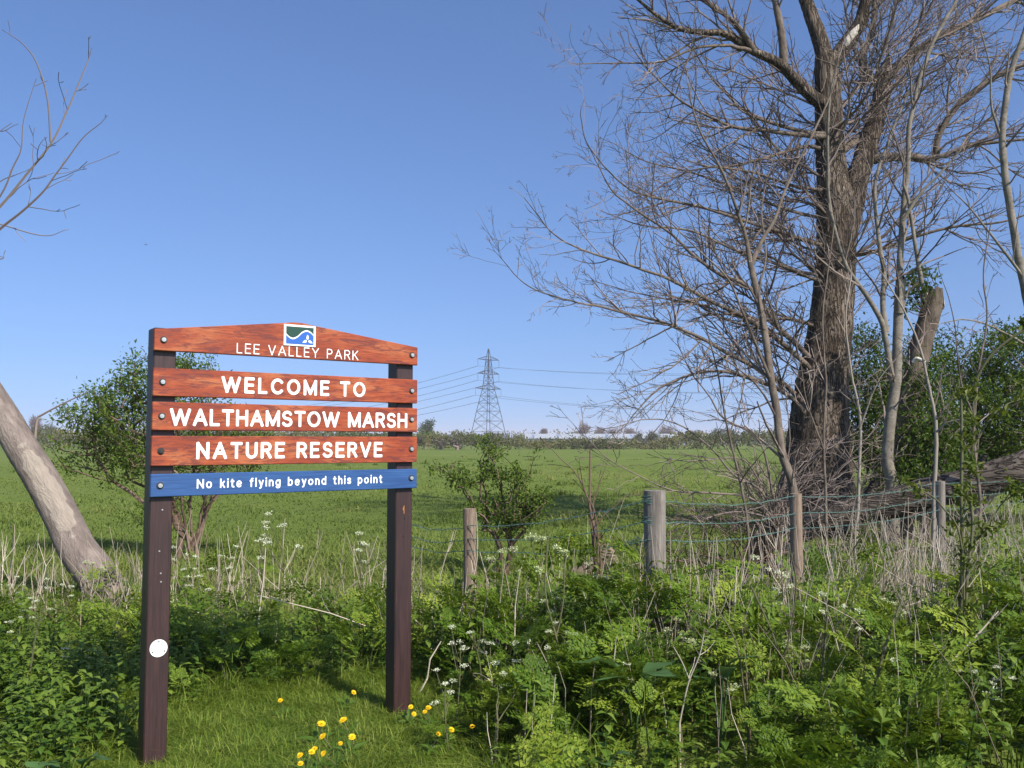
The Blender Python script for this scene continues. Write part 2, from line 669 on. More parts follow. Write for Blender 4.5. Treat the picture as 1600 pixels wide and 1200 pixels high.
M = dict(
    board=board_mat(), blue=blue_mat(), post=post_mat(), ground=ground_mat(),
    white=plain_mat('white_paint', (.82, .82, .80), .5, var=.06, scale=40),
    green_paint=plain_mat('dark_green_paint', (.012, .055, .038), .5),
    blue_paint=plain_mat('bright_blue_paint', (.025, .11, .42), .5),
    bolt=plain_mat('galvanised_steel', (.5, .5, .48), .4, .7),
    washer=plain_mat('dark_washer', (.03, .025, .025), .6),
    grey_post=weathered_mat('grey_weathered_timber', (.085, .070, .060), (.27, .238, .205)),
    tan_post=weathered_mat('tan_weathered_timber', (.12, .075, .05), (.30, .225, .165)),
    wire=plain_mat('verdigris_wire', (.10, .18, .155), .6, .2, var=.4, scale=60),
    bark=bark_mat('furrowed_brown_bark', (.048, .036, .028), (.27, .215, .165), 11, .16, 1.0, .05),
    limb=bark_mat('grey_brown_limb_bark', (.05, .038, .031), (.215, .172, .137), 18, .5, .7, .02),
    bark_pale=bark_mat('grey_willow_bark', (.135, .105, .090), (.32, .262, .225), 17, .30, 1.0, .045, (.42, .355, .29), -29),
    bark_birch=bark_mat('pale_smooth_bark', (.085, .073, .058), (.28, .245, .20), 22, 1.6, .3, .006),
    bark_log=bark_mat('grey_fallen_bark', (.042, .034, .029), (.215, .18, .15), 9, (.14, 1, 1), 1.0, .05),
    bark_snag=bark_mat('brown_snag_bark', (.04, .03, .024), (.19, .15, .115), 12, .25, .9, .04, (.75, .7, .62)),
    twig=twig_mat('grey_brown_twigs', (.085, .062, .055), (.265, .21, .18)),
    twig_pale=twig_mat('pale_twigs', (.16, .13, .11), (.33, .29, .24)),
    twig_far=twig_mat('far_bare_twigs', (.13, .095, .085), (.22, .165, .14)),
    twig_brown=twig_mat('brown_dead_twigs', (.07, .043, .030), (.19, .13, .095)),
    dry=twig_mat('dry_straw_stalks', (.17, .125, .080), (.54, .465, .37)),
    stem=twig_mat('green_brown_stems', (.055, .060, .025), (.16, .15, .08)),
    leaf_bush=leaf_mat('hawthorn_leaves', (.034, .070, .009), (.090, .145, .018), (.18, .23, .045)),
    leaf_dark=leaf_mat('dark_shrub_leaves', (.016, .042, .005), (.055, .100, .011), (.14, .19, .025)),
    leaf_sap=leaf_mat('young_yellow_green_leaves', (.05, .075, .012), (.085, .12, .018), (.15, .17, .03), .4),
    leaf_far=leaf_mat('distant_leaves', (.040, .055, .022), (.062, .080, .028), (.10, .115, .042), .15),
    leaf_far_green=leaf_mat('distant_fresh_leaves', (.055, .095, .018), (.08, .13, .022), (.12, .17, .035), .15),
    hedge=leaf_mat('hedge_leaves', (.055, .068, .014), (.105, .112, .030), (.19, .165, .060), .2),
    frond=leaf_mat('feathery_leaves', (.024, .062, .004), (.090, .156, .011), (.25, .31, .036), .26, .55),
    nettle=leaf_mat('nettle_leaves', (.024, .060, .007), (.066, .122, .013), (.16, .22, .032), .22, .55),
    grass=leaf_mat('fresh_grass', (.05, .10, .008), (.13, .195, .018), (.28, .32, .065), .28, .55),
    meadow=leaf_mat('meadow_grass', (.098, .145, .022), (.150, .200, .036), (.235, .245, .072), .3, .7),
    floret=leaf_mat('white_florets', (.42, .48, .22), (.62, .66, .42), (.78, .80, .68), .3, .6),
    petal=plain_mat('yellow_petals', (.86, .56, .008), .6),
    broad=leaf_mat('broad_glaucous_leaves', (.045, .11, .030), (.075, .145, .045), (.11, .18, .06), .3, .5),
    steel=plain_mat('grey_galvanised_lattice', (.028, .032, .042), .6, .3),
    glass_ins=plain_mat('dark_insulator', (.06, .05, .05), .3),
    roof=plain_mat('pale_sheet_roof', (.36, .38, .40), .5, var=.08, scale=.3),
    clad=plain_mat('blue_grey_cladding', (.16, .22, .34), .6),
    bird=plain_mat('dark_feathers', (.02, .02, .022), .7),
)


def wpart(mb, name, mats, parent, smooth=False):
    """a part whose vertices were given in world coordinates (parent unrotated)"""
    o = mb.build(name, mats, parent, smooth, loc=parent.location)
    o.location = (0, 0, 0)
    return o


# ------------------------------------------------------------------ ground
def spread_axis(lo, hi, n, k):
    a = np.sinh(np.linspace(math.asinh(lo / k), math.asinh(hi / k), n)) * k
    return a


gx = spread_axis(-4500, 4500, 240, 4)
gy = np.concatenate([np.linspace(-40, 0, 8)[:-1], spread_axis(0, 6000, 200, 6)])
X, Y = np.meshgrid(gx, gy)
gv = np.stack([X, Y, ground_z(X, Y)], -1).reshape(-1, 3)
nx = len(gx)
ii = (np.arange(len(gy) - 1)[:, None] * nx + np.arange(nx - 1)[None, :]).ravel()
gb = MB().add(gv, np.stack([ii, ii + 1, ii + nx + 1, ii + nx], 1))
tag(gb.build('ground', M['ground'], smooth=True), kind='structure')

# ------------------------------------------------------------------ welcome sign
SIGN = np.array((-1.706, 4.25))
SRZ = math.atan2(.85, 1.167)
sign = empty('park_sign', (SIGN[0], SIGN[1], 0), 'wooden welcome sign of orange boards and one blue board on two dark posts', 'sign', rz=SRZ)
BT = .028


def arc(cx, cy, rx, ry, a0, a1, n=14):
    a = np.radians(np.linspace(a0, a1, n))
    return [(cx + rx * math.cos(t), cy + ry * math.sin(t)) for t in a]


GL = {
    'W': (1.22, [[(0, 1), (.3, 0)], [(.3, 0), (.61, .97)], [(.61, .97), (.92, 0)], [(.92, 0), (1.22, 1)]]),
    'E': (.55, [[(0, 0), (0, 1)], [(0, 1), (.55, 1)], [(0, .52), (.5, .52)], [(0, 0), (.55, 0)]]),
    'L': (.5, [[(0, 1), (0, 0)], [(0, 0), (.5, 0)]]),
    'C': (.78, [arc(.42, .5, .42, .5, 42, 318, 26)]),
    'O': (.86, [arc(.43, .5, .43, .5, 90, 455, 30)]),
    'M': (.88, [[(0, 0), (0, 1)], [(0, 1), (.44, .05)], [(.44, .05), (.88, 1)], [(.88, 1), (.88, 0)]]),
    'T': (.66, [[(0, 1), (.66, 1)], [(.33, 1), (.33, 0)]]),
    'A': (.8, [[(0, 0), (.4, 1)], [(.4, 1), (.8, 0)], [(.14, .32), (.66, .32)]]),
    'H': (.68, [[(0, 0), (0, 1)], [(.68, 0), (.68, 1)], [(0, .52), (.68, .52)]]),
    'S': (.62, [arc(.31, .75, .28, .25, 25, 240, 16) + arc(.31, .25, .31, .25, 78, -155, 18)]),
    'R': (.62, [[(0, 0), (0, 1)], [(0, 1), (.34, 1)] + arc(.34, .75, .26, .25, 85, -90, 12) + [(0, .5)], [(.32, .5), (.62, 0)]]),
    'P': (.58, [[(0, 0), (0, 1)], [(0, 1), (.32, 1)] + arc(.32, .74, .26, .26, 85, -90, 12) + [(0, .48)]]),
    'N': (.7, [[(0, 0), (0, 1)], [(0, 1), (.7, 0)], [(.7, 0), (.7, 1)]]),
    'U': (.66, [[(0, 1), (0, .34)] + arc(.33, .33, .33, .33, 180, 360, 16) + [(.66, 1)]]),
    'V': (.74, [[(0, 1), (.37, 0)], [(.37, 0), (.74, 1)]]),
    'Y': (.72, [[(0, 1), (.36, .46)], [(.72, 1), (.36, .46)], [(.36, .46), (.36, 0)]]),
    'K': (.64, [[(0, 0), (0, 1)], [(.6, 1), (.02, .4)], [(.2, .58), (.64, 0)]]),
    'o': (.56, [arc(.28, .35, .28, .35, 90, 455, 22)]),
    'k': (.46, [[(0, 0), (0, 1)], [(.43, .7), (.02, .28)], [(.16, .42), (.46, 0)]]),
    'i': (.0, [[(0, 0), (0, .7)], [(0, .97), (0, 1.0)]]),
    't': (.3, [[(.13, .93), (.13, .14)] + arc(.27, .14, .14, .14, 200, 290, 6), [(0, .7), (.3, .7)]]),
    'e': (.54, [[(.02, .37), (.53, .37)] + arc(.27, .35, .27, .35, 10, 315, 20)]),
    'f': (.3, [arc(.27, .84, .14, .16, 70, 180, 7) + [(.13, 0)], [(0, .7), (.3, .7)]]),
    'l': (.0, [[(0, 0), (0, 1)]]),
    'y': (.48, [[(0, .7), (.25, 0)], [(.48, .7), (.22, -.1)] + arc(.1, -.12, .13, .14, -20, -100, 6)]),
    'n': (.46, [[(0, 0), (0, .7)], [(0, .4)] + arc(.23, .45, .23, .25, 170, 0, 12) + [(.46, 0)]]),
    'h': (.46, [[(0, 0), (0, 1)], [(0, .4)] + arc(.23, .45, .23, .25, 170, 0, 12) + [(.46, 0)]]),
    'g': (.5, [arc(.25, .36, .25, .34, 5, 365, 20), [(.5, .7), (.5, -.06)] + arc(.25, -.06, .25, .22, 0, -150, 10)]),
    'b': (.52, [[(0, 0), (0, 1)], arc(.26, .35, .26, .35, 180, 540, 20)]),
    'd': (.52, [[(.52, 0), (.52, 1)], arc(.26, .35, .26, .35, 0, 360, 20)]),
    'p': (.52, [[(0, .7), (0, -.28)], arc(.26, .35, .26, .35, 180, 540, 20)]),
    's': (.42, [arc(.21, .53, .19, .17, 25, 245, 10) + arc(.21, .18, .21, .18, 75, -155, 12)]),
}


def stroke(mb, pts, w, y):
    """a flat painted stroke with round ends in the x,z plane"""
    S_ = lambda q: math.copysign(abs(q) ** .55, q)
    a = np.array(pts, float)
    d = np.gradient(a, axis=0)
    d /= np.linalg.norm(d, axis=1, keepdims=True) + 1e-9
    nrm = np.stack([-d[:, 1], d[:, 0]], 1) * w / 2
    l, r = a + nrm, a - nrm
    end = [a[-1] + (w / 2) * (d[-1] * S_(math.sin(t)) - nrm[-1] / (w / 2) * S_(math.cos(t))) for t in np.linspace(0, PI, 8)[1:-1]]
    beg = [a[0] + (w / 2) * (-d[0] * S_(math.sin(t)) + nrm[0] / (w / 2) * S_(math.cos(t))) for t in np.linspace(0, PI, 8)[1:-1]]
    n = len(a)
    v = [(q[0], y, q[1]) for q in list(l) + list(r)]
    f = [(i, n + i, n + i + 1, i + 1) for i in range(n - 1)]
    e0 = len(v)
    v += [(q[0], y, q[1]) for q in end]
    f.append(tuple([n - 1, 2 * n - 1] + list(range(e0, e0 + len(end)))))
    b0 = len(v)
    v += [(q[0], y, q[1]) for q in beg]
    f.append(tuple([n, 0] + list(range(b0, b0 + len(beg)))))
    mb.add(v, f)


def write(parent, text, x0, x1, base, cap, w, word=.42):
    """lettering from x0 to x1 on the board's face, cap height cap, stroke w (in cap heights)"""
    s = cap * (1 - w)
    ws = [GL[c][0] * s + cap * w if c != ' ' else word * cap for c in text]
    gap = (x1 - x0 - sum(ws)) / (len(text) - 1)
    mb = MB()
    x = x0
    k = 0
    for c, cw in zip(text + ' ', ws + [0]):
        if c == ' ':
            mb.build('lettering', M['white'], parent)
            mb = MB()
        else:
            for st in GL[c][1]:
                stroke(mb, [(x + cap * w / 2 + px * s, base + cap * w / 2 + pz * s) for px, pz in st], cap * w, -.0012 - .00012 * (k % 9))
                k += 1
        x += cw + gap


def cyl(mb, x, z, r, y0, y1, n=16, tint=.5, mat=0):
    a = np.arange(n) * 2 * PI / n
    return mb.prism([(x + r * math.cos(t), z + r * math.sin(t)) for t in a], y0, y1, tint, mat)


def hexbolt(parent, x, z, rust=False):
    b = MB()
    cyl(b, x, z, .0165, -.0035, .001, 18, mat=1)
    cyl(b, x, z, .0105, -.011, -.003, 12, mat=0)
    cyl(b, x, z, .005, -.0125, -.0105, 10, mat=0)
    b.build('bolt', [M['washer'] if rust else M['bolt'], M['washer']], parent)


BL = 1.444
for px0, ztop in ((.006, 2.098), (1.326, 2.08)):
    pm = MB()
    pm.bbox(px0, px0 + .106, BT + .001, BT + .108, -.4, ztop, .005)
    po = pm.build('post', M['post'], sign)
    if px0 < .1:
        dm = MB()
        cyl(dm, .062, .575, .0405, BT - .004, BT + .002, 40)
        for q in (90, 210, 330):
            cyl(dm, .062 + .031 * math.cos(math.radians(q)), .575 + .031 * math.sin(math.radians(q)), .0035, BT - .006, BT - .003, 8, mat=1)
        dm.build('waymark_disc', [M['white'], M['washer']], po)
        for nx_, nz in ((.064, 1.225), (.055, 1.03), (.064, .925), (.066, .885)):
            nm = MB()
            cyl(nm, nx_, nz, .004, BT - .003, BT + .002, 8)
            nm.build('nail', M['bolt'], po)
    else:
        sm = MB()
        sm.box(1.376, 1.380, BT - .0006, BT + .002, 1.145, 1.19)
        sm.box(1.371, 1.375, BT - .0006, BT + .002, 1.165, 1.18)
        sm.build('scratch', plain_mat('bare_orange_scratch', (.45, .17, .04), .7), po)
        for nx_, nz in ((1.385, 1.12), (1.378, 1.02)):
            nm = MB()
            cyl(nm, nx_, nz, .005, BT - .003, BT + .002, 8)
            nm.build('nail', M['washer'], po)


def board(name, z0, z1, mat, top=None, label=None):
    m = MB()
    if top is None:
        m.bbox(0, BL, 0, BT, z0, z1, .003)
    else:
        b = .003
        m.prism(top, 0 + b, BT - b)
        inn = []
        for x, z in top:
            inn.append((x + (b if x < .01 else -b if x > BL - .01 else 0), z + (b if z < z0 + .01 else -b)))
        n = len(top)
        v = [(x, 0, z) for x, z in inn] + [(x, b, z) for x, z in top]
        m.add(v, [tuple(range(n))] + [(i, i + n, (i + 1) % n + n, (i + 1) % n) for i in range(n)])
    o = m.build(name, mat, sign)
    if label:
        o['label'] = label
    return o


top_poly = [(0, 1.985), (BL, 1.985), (BL, 2.087)]
for u in np.linspace(0, 1, 9):
    top_poly.append((.797 - .155 * u, 2.166 + .008 * math.sin(PI * u)))
top_poly.append((0, 2.087))
b1 = board('board', 1.985, 2.087, M['board'], top_poly)
b2 = board('board', 1.767, 1.902, M['board'])
b3 = board('board', 1.604, 1.739, M['board'])
b4 = board('board', 1.434, 1.577, M['board'])
b5 = board('board', 1.288, 1.396, M['blue'], label='blue painted bottom board with small white lettering')
for b, z in ((b1, 2.038), (b2, 1.835), (b3, 1.672), (b4, 1.505), (b5, 1.342)):
    hexbolt(b, .043, z, b is b4)
    hexbolt(b, 1.406, z + .003)
write(b1, 'LEE VALLEY PARK', .398, 1.07, 1.9935, .052, .10, .36)
write(b2, 'WELCOME TO', .325, 1.115, 1.7925, .0825, .185, .30)
write(b3, 'WALTHAMSTOW MARSH', .08, 1.378, 1.626, .084, .18, .34)
write(b4, 'NATURE RESERVE', .209, 1.223, 1.464, .084, .185, .36)
write(b5, 'No kite flying beyond this point', .215, 1.223, 1.322, .046, .165, .42)
# emblem on the top board
em = MB()
ex0, ex1, ez0, ez1 = .642, .818, 2.049, 2.160
em.bbox(ex0, ex1, -.006, .001, ez0, ez1, .001, mat=0)
fx0, fx1, fz0, fz1 = ex0 + .012, ex1 - .012, ez0 + .010, ez1 - .010


def ez(u, v):
    return (fx0 + (fx1 - fx0) * u, fz1 - (fz1 - fz0) * v)


uu = np.linspace(0, 1, 33)
cu = catmull([(0, .45), (.12, .62), (.26, .68), (.42, .55), (.58, .30), (.74, .19), (.88, .26), (1, .43)], 8)
up_line = [ez(max(0, min(1, u)), v - .05) for u, v in cu]
lo_line = [ez(max(0, min(1, u)), v + .05) for u, v in cu]


def strip(m, A, B, y, mat):
    n = len(A)
    v = [(a[0], y, a[1]) for a in A] + [(b[0], y, b[1]) for b in B]
    m.add(v, [(i, i + 1, n + i + 1, n + i) for i in range(n - 1)], .5, mat)


strip(em, [(p[0], fz1) for p in up_line], up_line, -.0075, 1)
strip(em, lo_line, [(p[0], fz0) for p in lo_line], -.0075, 2)
for cx_, cv, ang_ in ((.775, .56, 90), (.665, .83, 205), (.885, .83, -25)):
    c0 = ez(cx_, cv)
    pts = []
    for t in np.linspace(0, 2 * PI, 20, endpoint=False):
        rr = .0105 * (1 - .0 * t)
        x_, z_ = rr * .85 * math.sin(t) * math.sin(t / 2) ** 1.0, -rr * 1.25 * math.cos(t)
        # drop: pointed at t=0
        a_ = math.radians(ang_ - 90)
        z_ = rr * 1.25 * math.cos(t)
        pts.append((c0[0] + x_ * math.cos(a_) - z_ * math.sin(a_), -.0085, c0[1] + x_ * math.sin(a_) + z_ * math.cos(a_)))
    em.add(pts, [tuple(range(len(pts)))], .5, 0)
em.build('emblem', [M['white'], M['green_paint'], M['blue_paint']], b1)

# ------------------------------------------------------------------ fence: posts and barbed wire
posts = [(-.98, 8.15, .99, .10, 'tan_post', 'weathered fence post behind the far leg of the wooden sign'),
         (-.316, 7.0, 1.03, .10, 'tan_post', 'short tan fence post just right of the wooden sign'),
         (.975, 6.2, 1.215, .150, 'grey_post', 'thick grey weathered fence post where the wire turns a corner'),
         (2.457, 7.8, 1.10, .10, 'tan_post', 'slim tan fence post before the big tree trunk'),
         (4.737, 10.0, 1.11, .10, 'grey_post', 'pale fence post against the fallen log')]
for i, (x, y, h, w, mt, lab) in enumerate(posts):
    g = np.random.default_rng(40 + i)
    m = MB()
    n = 14
    zs = np.linspace(-.3, h, n)
    lean = g.normal(0, .012, 2)
    pts = np.stack([x + lean[0] * zs, y + lean[1] * zs, zs], 1)
    k = 18
    V = tubes(m, pts[None], np.full((1, n), w / 2), k, .5, rough=.05, seed=i)
    top = V[0, -1]
    c = top.mean(0) + (0, 0, .006)
    m.add(np.vstack([top, c]), [(j, (j + 1) % k, k) for j in range(k)], .5)
    tag(m.build('fence_post', M[mt], smooth=True, loc=(x, y, 0)), lab, 'fence post', 'posts of the wire fence')
strands = [((.84, .90, 1.156, 1.076, 1.09), 'top strand of green barbed wire along the fence posts'),
           ((.74, .80, 1.014, .935, .945), 'middle strand of green barbed wire along the fence posts'),
           ((.66, .715, .885, .81, .80), 'bottom strand of green barbed wire along the fence posts')]
for si, (hs, lab) in enumerate(strands):
    g = np.random.default_rng(60 + si)
    R = random.Random(si)
    m = MB()
    off = [(-.02, -.055), (-.02, -.055), (-.03, -.082), (-.03, -.055), (-.03, -.055)]
    kp = [np.array((posts[i][0] + off[i][0], posts[i][1] + off[i][1], hs[i])) for i in range(5)]
    kp.append(np.array((7.6, 12.7, hs[4] + .02)))
    line = []
    for a, b in zip(kp[:-1], kp[1:]):
        for u in np.linspace(0, 1, 14, endpoint=False):
            line.append(a * (1 - u) + b * u - np.array((0, 0, .05 * math.sin(PI * u))) + g.normal(0, .004, 3))
    line = catmull(line, 5)
    T = Tubes()
    ph = np.arange(len(line)) * 1.6
    for s in (0, PI):
        q = line + .0026 * np.stack([np.cos(ph + s) * .6, np.cos(ph + s) * .6, np.sin(ph + s)], 1)
        T.add(q, [.0019] * len(q), .5, 4)
    d0 = 0
    for i in range(3, len(line) - 1):
        d0 += np.linalg.norm(line[i] - line[i - 1])
        if d0 > .12:
            d0 = 0
            for _ in range(2):
                e = rand_dirs(g, 1)[0] * .02
                T.add([line[i] - e, line[i], line[i] + e], [.001, .0018, .001], .5, 3)
    # wraps round the corner post
    if si < 2:
        cpx = posts[2]
        for r_ in range(4):
            t = np.linspace(0, 2 * PI, 20)
            z_ = hs[2] + (r_ - 1.5) * .010 + .012 * np.sin(t + r_)
            T.add(np.stack([cpx[0] + .083 * np.cos(t), cpx[1] + .083 * np.sin(t), z_], 1), [.003] * 20, .5, 4)
    T.flush(m)
    tag(m.build('barbed_wire', M['wire']), lab, 'barbed wire', 'strands of the wire fence')

# ------------------------------------------------------------------ leaning dead trunk
R = random.Random(5)
lt = empty('leaning_tree', (P(170, 960, 8.5)[0], 8.5, 0), 'grey leaning tree trunk with a strip of bark torn off, beside the sign', 'tree')
ax = trace([(182, 1010), (176, 960), (154, 905), (122, 860), (93, 800), (64, 748), (36, 702), (8, 655), (-26, 600), (-70, 520), (-110, 420), (-120, 300), (-110, 200)], 8.5, 9.2, 16)
n = len(ax)
u = np.linspace(0, 1, n)
rad = np.interp(u, [0, .08, .16, .3, .5, .65, .85, 1], [.28, .215, .185, .162, .15, .14, .11, .06])
m = MB()
k = 64
V = tubes(m, ax[None], rad[None], k, .2, rough=.02, seed=3)
# torn strip: marked by the tint of the vertices on the upper right flank
tv = np.full((n, k), .2)
ctr = ax
for i in range(n):
    f = i / n
    if .24 < f < .50:
        rel = (V[0, i] - ctr[i]) / rad[i]
        q = rel @ np.array((.42, -.84, .22))
        wdt = .72 + .26 * (abs(f - .38) / .12) ** 2 + .04 * math.sin(i * .5) + .03 * math.sin(i * 1.3)
        tv[i] = .2 + .55 * np.clip((q - wdt) / .10 + .5, 0, 1)
m.t[0] = tv.ravel()
wpart(m, 'trunk', M['bark_pale'], lt, True)
T = Tubes()
kw = dict(up=.5, wob=.12, kids=(0, 3.2, 3.2), ratio=.42, rmin=.0035, rend=.4)
lims = [([(-100, 460), (-60, 385), (0, 323), (42, 272), (80, 224), (102, 180), (124, 128), (140, 88)], .019, .005),
        ([(-60, 385), (0, 307), (20, 262), (33, 233), (37, 187), (54, 130)], .012, .003),
        ([(79, 222), (74, 154), (58, 100), (37, 70), (9, 50)], .010, .003),
        ([(-40, 400), (0, 358), (35, 330), (67, 300), (86, 274), (104, 250), (130, 215), (158, 192)], .016, .004),
        ([(-30, 345), (0, 350), (50, 365), (78, 368), (100, 360)], .008, .003),
        ([(-40, 320), (0, 284), (20, 275), (38, 268)], .008, .003),
        ([(-40, 190), (0, 205), (22, 196)], .008, .003),
        ([(54, 690), (58, 656), (68, 647), (100, 630), (138, 612)], .016, .005),
        ([(-60, 410), (0, 405), (6, 398)], .008, .004)]
mainb = MB()
for i, (pp, r0, r1) in enumerate(lims):
    q = trace(pp, 8.9 + .1 * (i % 3), None, 5)
    T.add(q, taper(len(q), r0, r1), R.uniform(.2, .9))
    if i in (0, 3):
        spawn(T, q, r0, r1, 4.0, (.2, .7), 1, R, .2, **kw)
    elif i not in (7,):
        spawn(T, q, r0, r1, 2.6, (.1, .3), 0, R, .35, **kw)
T.flush(mainb)
wpart(mainb, 'crown', M['twig'], lt)
# ------------------------------------------------------------------ the big bare tree
R = random.Random(11)
bt = empty('bare_tree', (P(1276, 800, 16)[0], 16, 0), 'huge bare tree with a thick furrowed trunk dividing into two stems', 'tree')


def vary(T, R):
    for key, L in T.d.items():
        T.d[key] = [(a, b, R.random()) for a, b, _ in L]



def limb(parent, name, pxs, Y0, Y1, r0, r1, mat, k=14, n=7, rough=.05, seed=0, tint=.5, wob=.03):
    q = trace(pxs, Y0, Y1, n)
    gj = np.random.default_rng(seed + 1000)
    jit = np.cumsum(gj.normal(0, 1, q.shape), 0)
    jit -= np.outer(np.linspace(0, 1, len(q)), jit[-1])
    q = q + jit * wob * np.linalg.norm(q[-1] - q[0]) / len(q)
    rad = r0 if hasattr(r0, '__len__') else taper(len(q), r0, r1, .75)
    if hasattr(r0, '__len__'):
        rad = np.interp(np.linspace(0, 1, len(q)), np.linspace(0, 1, len(r0)), r0)
    m = MB()
    tubes(m, q[None], np.asarray(rad)[None], k, tint, rough=rough, seed=seed)
    wpart(m, name, mat, parent, True)
    return q, rad


tr, trr = limb(bt, 'trunk', [(1276, 860), (1276, 800), (1277, 740), (1279, 680), (1284, 610), (1293, 540), (1301, 470), (1306, 400), (1305, 330), (1299, 260), (1296, 210), (1293, 150), (1291, 90)],
               16, 16.2, [.95, .72, .60, .53, .47, .40, .365, .345, .32, .26, .25, .235, .215], 0, M['bark'], 40, 8, .06, 2)
big = [  # main stems and limbs, thick enough to be parts
    ([(1308, 400), (1328, 330), (1342, 275), (1357, 225), (1368, 190), (1377, 150), (1380, 118)], 16, 16.6, .25, .14),
    ([(1292, 105), (1282, 62), (1268, 25), (1256, -10), (1240, -70), (1220, -150)], 16.2, 16.6, .17, .09),
    ([(1296, 105), (1320, 72), (1342, 40), (1352, 5), (1362, -50), (1380, -140)], 16.2, 15.8, .16, .08),
    ([(1290, 165), (1266, 148), (1240, 122), (1218, 98), (1176, 78), (1133, 52), (1098, 50), (1059, 43), (1025, 22), (995, -2)], 16, 15.0, .135, .022),
    ([(1226, 108), (1221, 60), (1212, 10), (1200, -60)], 15.8, 15.6, .09, .05),
    ([(1379, 135), (1392, 112), (1411, 98), (1453, 66), (1533, 26), (1600, -4), (1680, -30)], 16.6, 17, .11, .04),
    ([(1378, 130), (1362, 122), (1348, 105), (1350, 80), (1363, 52), (1366, 10), (1372, -50)], 16.6, 16.9, .09, .045),
    ([(1365, 248), (1392, 245), (1421, 246), (1459, 247), (1467, 212), (1496, 165), (1544, 127), (1600, 100), (1680, 80)], 16.4, 15.6, .10, .035),
    ([(1305, 240), (1325, 228), (1345, 215)], 16.1, 16.5, .10, .07),
    ([(1298, 388), (1252, 374), (1219, 363), (1155, 341), (1080, 320), (1016, 307), (973, 288), (920, 229), (907, 181)], 16.05, 14.2, .045, .007),
    ([(1292, 582), (1256, 549), (1213, 507), (1173, 451), (1123, 427), (1080, 395), (1048, 365), (989, 325), (957, 298), (930, 250)], 16.0, 14.0, .060, .007),
    ([(1290, 608), (1251, 562), (1181, 507), (1107, 469), (1048, 437), (989, 416), (920, 395), (867, 368), (819, 309)], 16.0, 13.6, .058, .006),
    ([(1285, 662), (1240, 614), (1213, 592), (1144, 555), (1091, 525), (1027, 501), (963, 485), (893, 469), (829, 448), (780, 400)], 16.0, 13.4, .056, .005),
    ([(1285, 690), (1240, 626), (1165, 588), (1101, 581), (1037, 603), (1002, 634), (975, 668)], 16.0, 14.2, .048, .006),
    ([(1296, 215), (1260, 212), (1200, 205), (1150, 200), (1112, 185), (1062, 157), (1012, 107), (985, 70)], 16, 14.6, .055, .008),
    ([(1296, 210), (1255, 206), (1175, 182), (1140, 152), (1100, 105), (1075, 60)], 16, 15.4, .05, .008),
    ([(1176, 80), (1150, 74), (1137, 70), (1087, 73), (1032, 95), (970, 98), (900, 100)], 15.5, 14.4, .045, .007),
    ([(1180, 82), (1149, 37), (1101, -2), (1050, -40)], 15.5, 15.1, .06, .02),
    ([(1298, 237), (1260, 230), (1195, 247), (1150, 258), (1112, 260), (1070, 250)], 16.1, 15.2, .045, .008),
    ([(1459, 247), (1480, 240), (1517, 227), (1575, 219), (1640, 215)], 15.9, 15.4, .05, .02),
    ([(1308, 300), (1240, 290), (1170, 268), (1100, 262), (1040, 285), (1000, 320)], 16.1, 14.8, .036, .006),
    ([(1308, 345), (1230, 328), (1160, 298), (1090, 272), (1010, 252), (960, 225)], 16.1, 15.4, .038, .006),
    ([(1304, 450), (1230, 420), (1150, 392), (1080, 362), (1000, 352), (940, 330)], 16.0, 14.6, .040, .006),
    ([(1300, 520), (1240, 500), (1170, 500), (1090, 478), (1010, 462), (930, 440)], 16.0, 15.0, .040, .006),
    ([(1320, 400), (1360, 395), (1430, 370), (1500, 352), (1570, 345), (1640, 320)], 16.2, 15.2, .045, .012),
]
T = Tubes()
allq = []
for i, (pp, y0, y1, r0, r1) in enumerate(big):
    q, rd = limb(bt, 'limb', pp, y0, y1, r0, r1, M['bark'] if r0 > .12 else M['limb'], 18 if r0 > .1 else 10, 6, .05, 20 + i)
    allq.append((q, r0, r1))
# torn pale wood on one stem
q = allq[2][0]
j0 = [int(len(q) * f) for f in (.16, .24, .34, .42)]
qq = catmull([q[j] + np.array((-.01, -.085, 0)) for j in j0], 5)
m = MB()
tubes(m, qq[None], np.interp(np.linspace(0, 1, len(qq)), [0, .25, .6, 1], [.015, .075, .07, .01])[None], 12, .5, rough=.2, seed=4)
wpart(m, 'torn_wood', plain_mat('bare_torn_wood', (.46, .41, .35), .8, var=.35, scale=30), bt, True)
ends = []
kw = dict(up=.26, wob=.12, kids=(0, 6.2, 4.6), ratio=.46, rmin=.0031, rend=.4, ang=(.4, .95), ends=ends)
for i, (q, r0, r1) in enumerate(allq):
    if i in (0, 1, 2, 4, 8):
        spawn(T, q, r0, r1, 4.0, (.8, 1.8), 2, R, .35 if i else .5, **kw)
    elif i in (5, 6, 7, 19, 24):
        spawn(T, q, r0, r1, 5.4, (.7, 1.8), 2, R, .15, **kw)
    elif i in (3, 17):
        spawn(T, q, r0, r1, 6.5, (.7, 1.7), 2, R, .3, **kw)
    else:
        spawn(T, q, r0, r1, 5.4, (.6, 1.7), 2, R, .10, **kw)
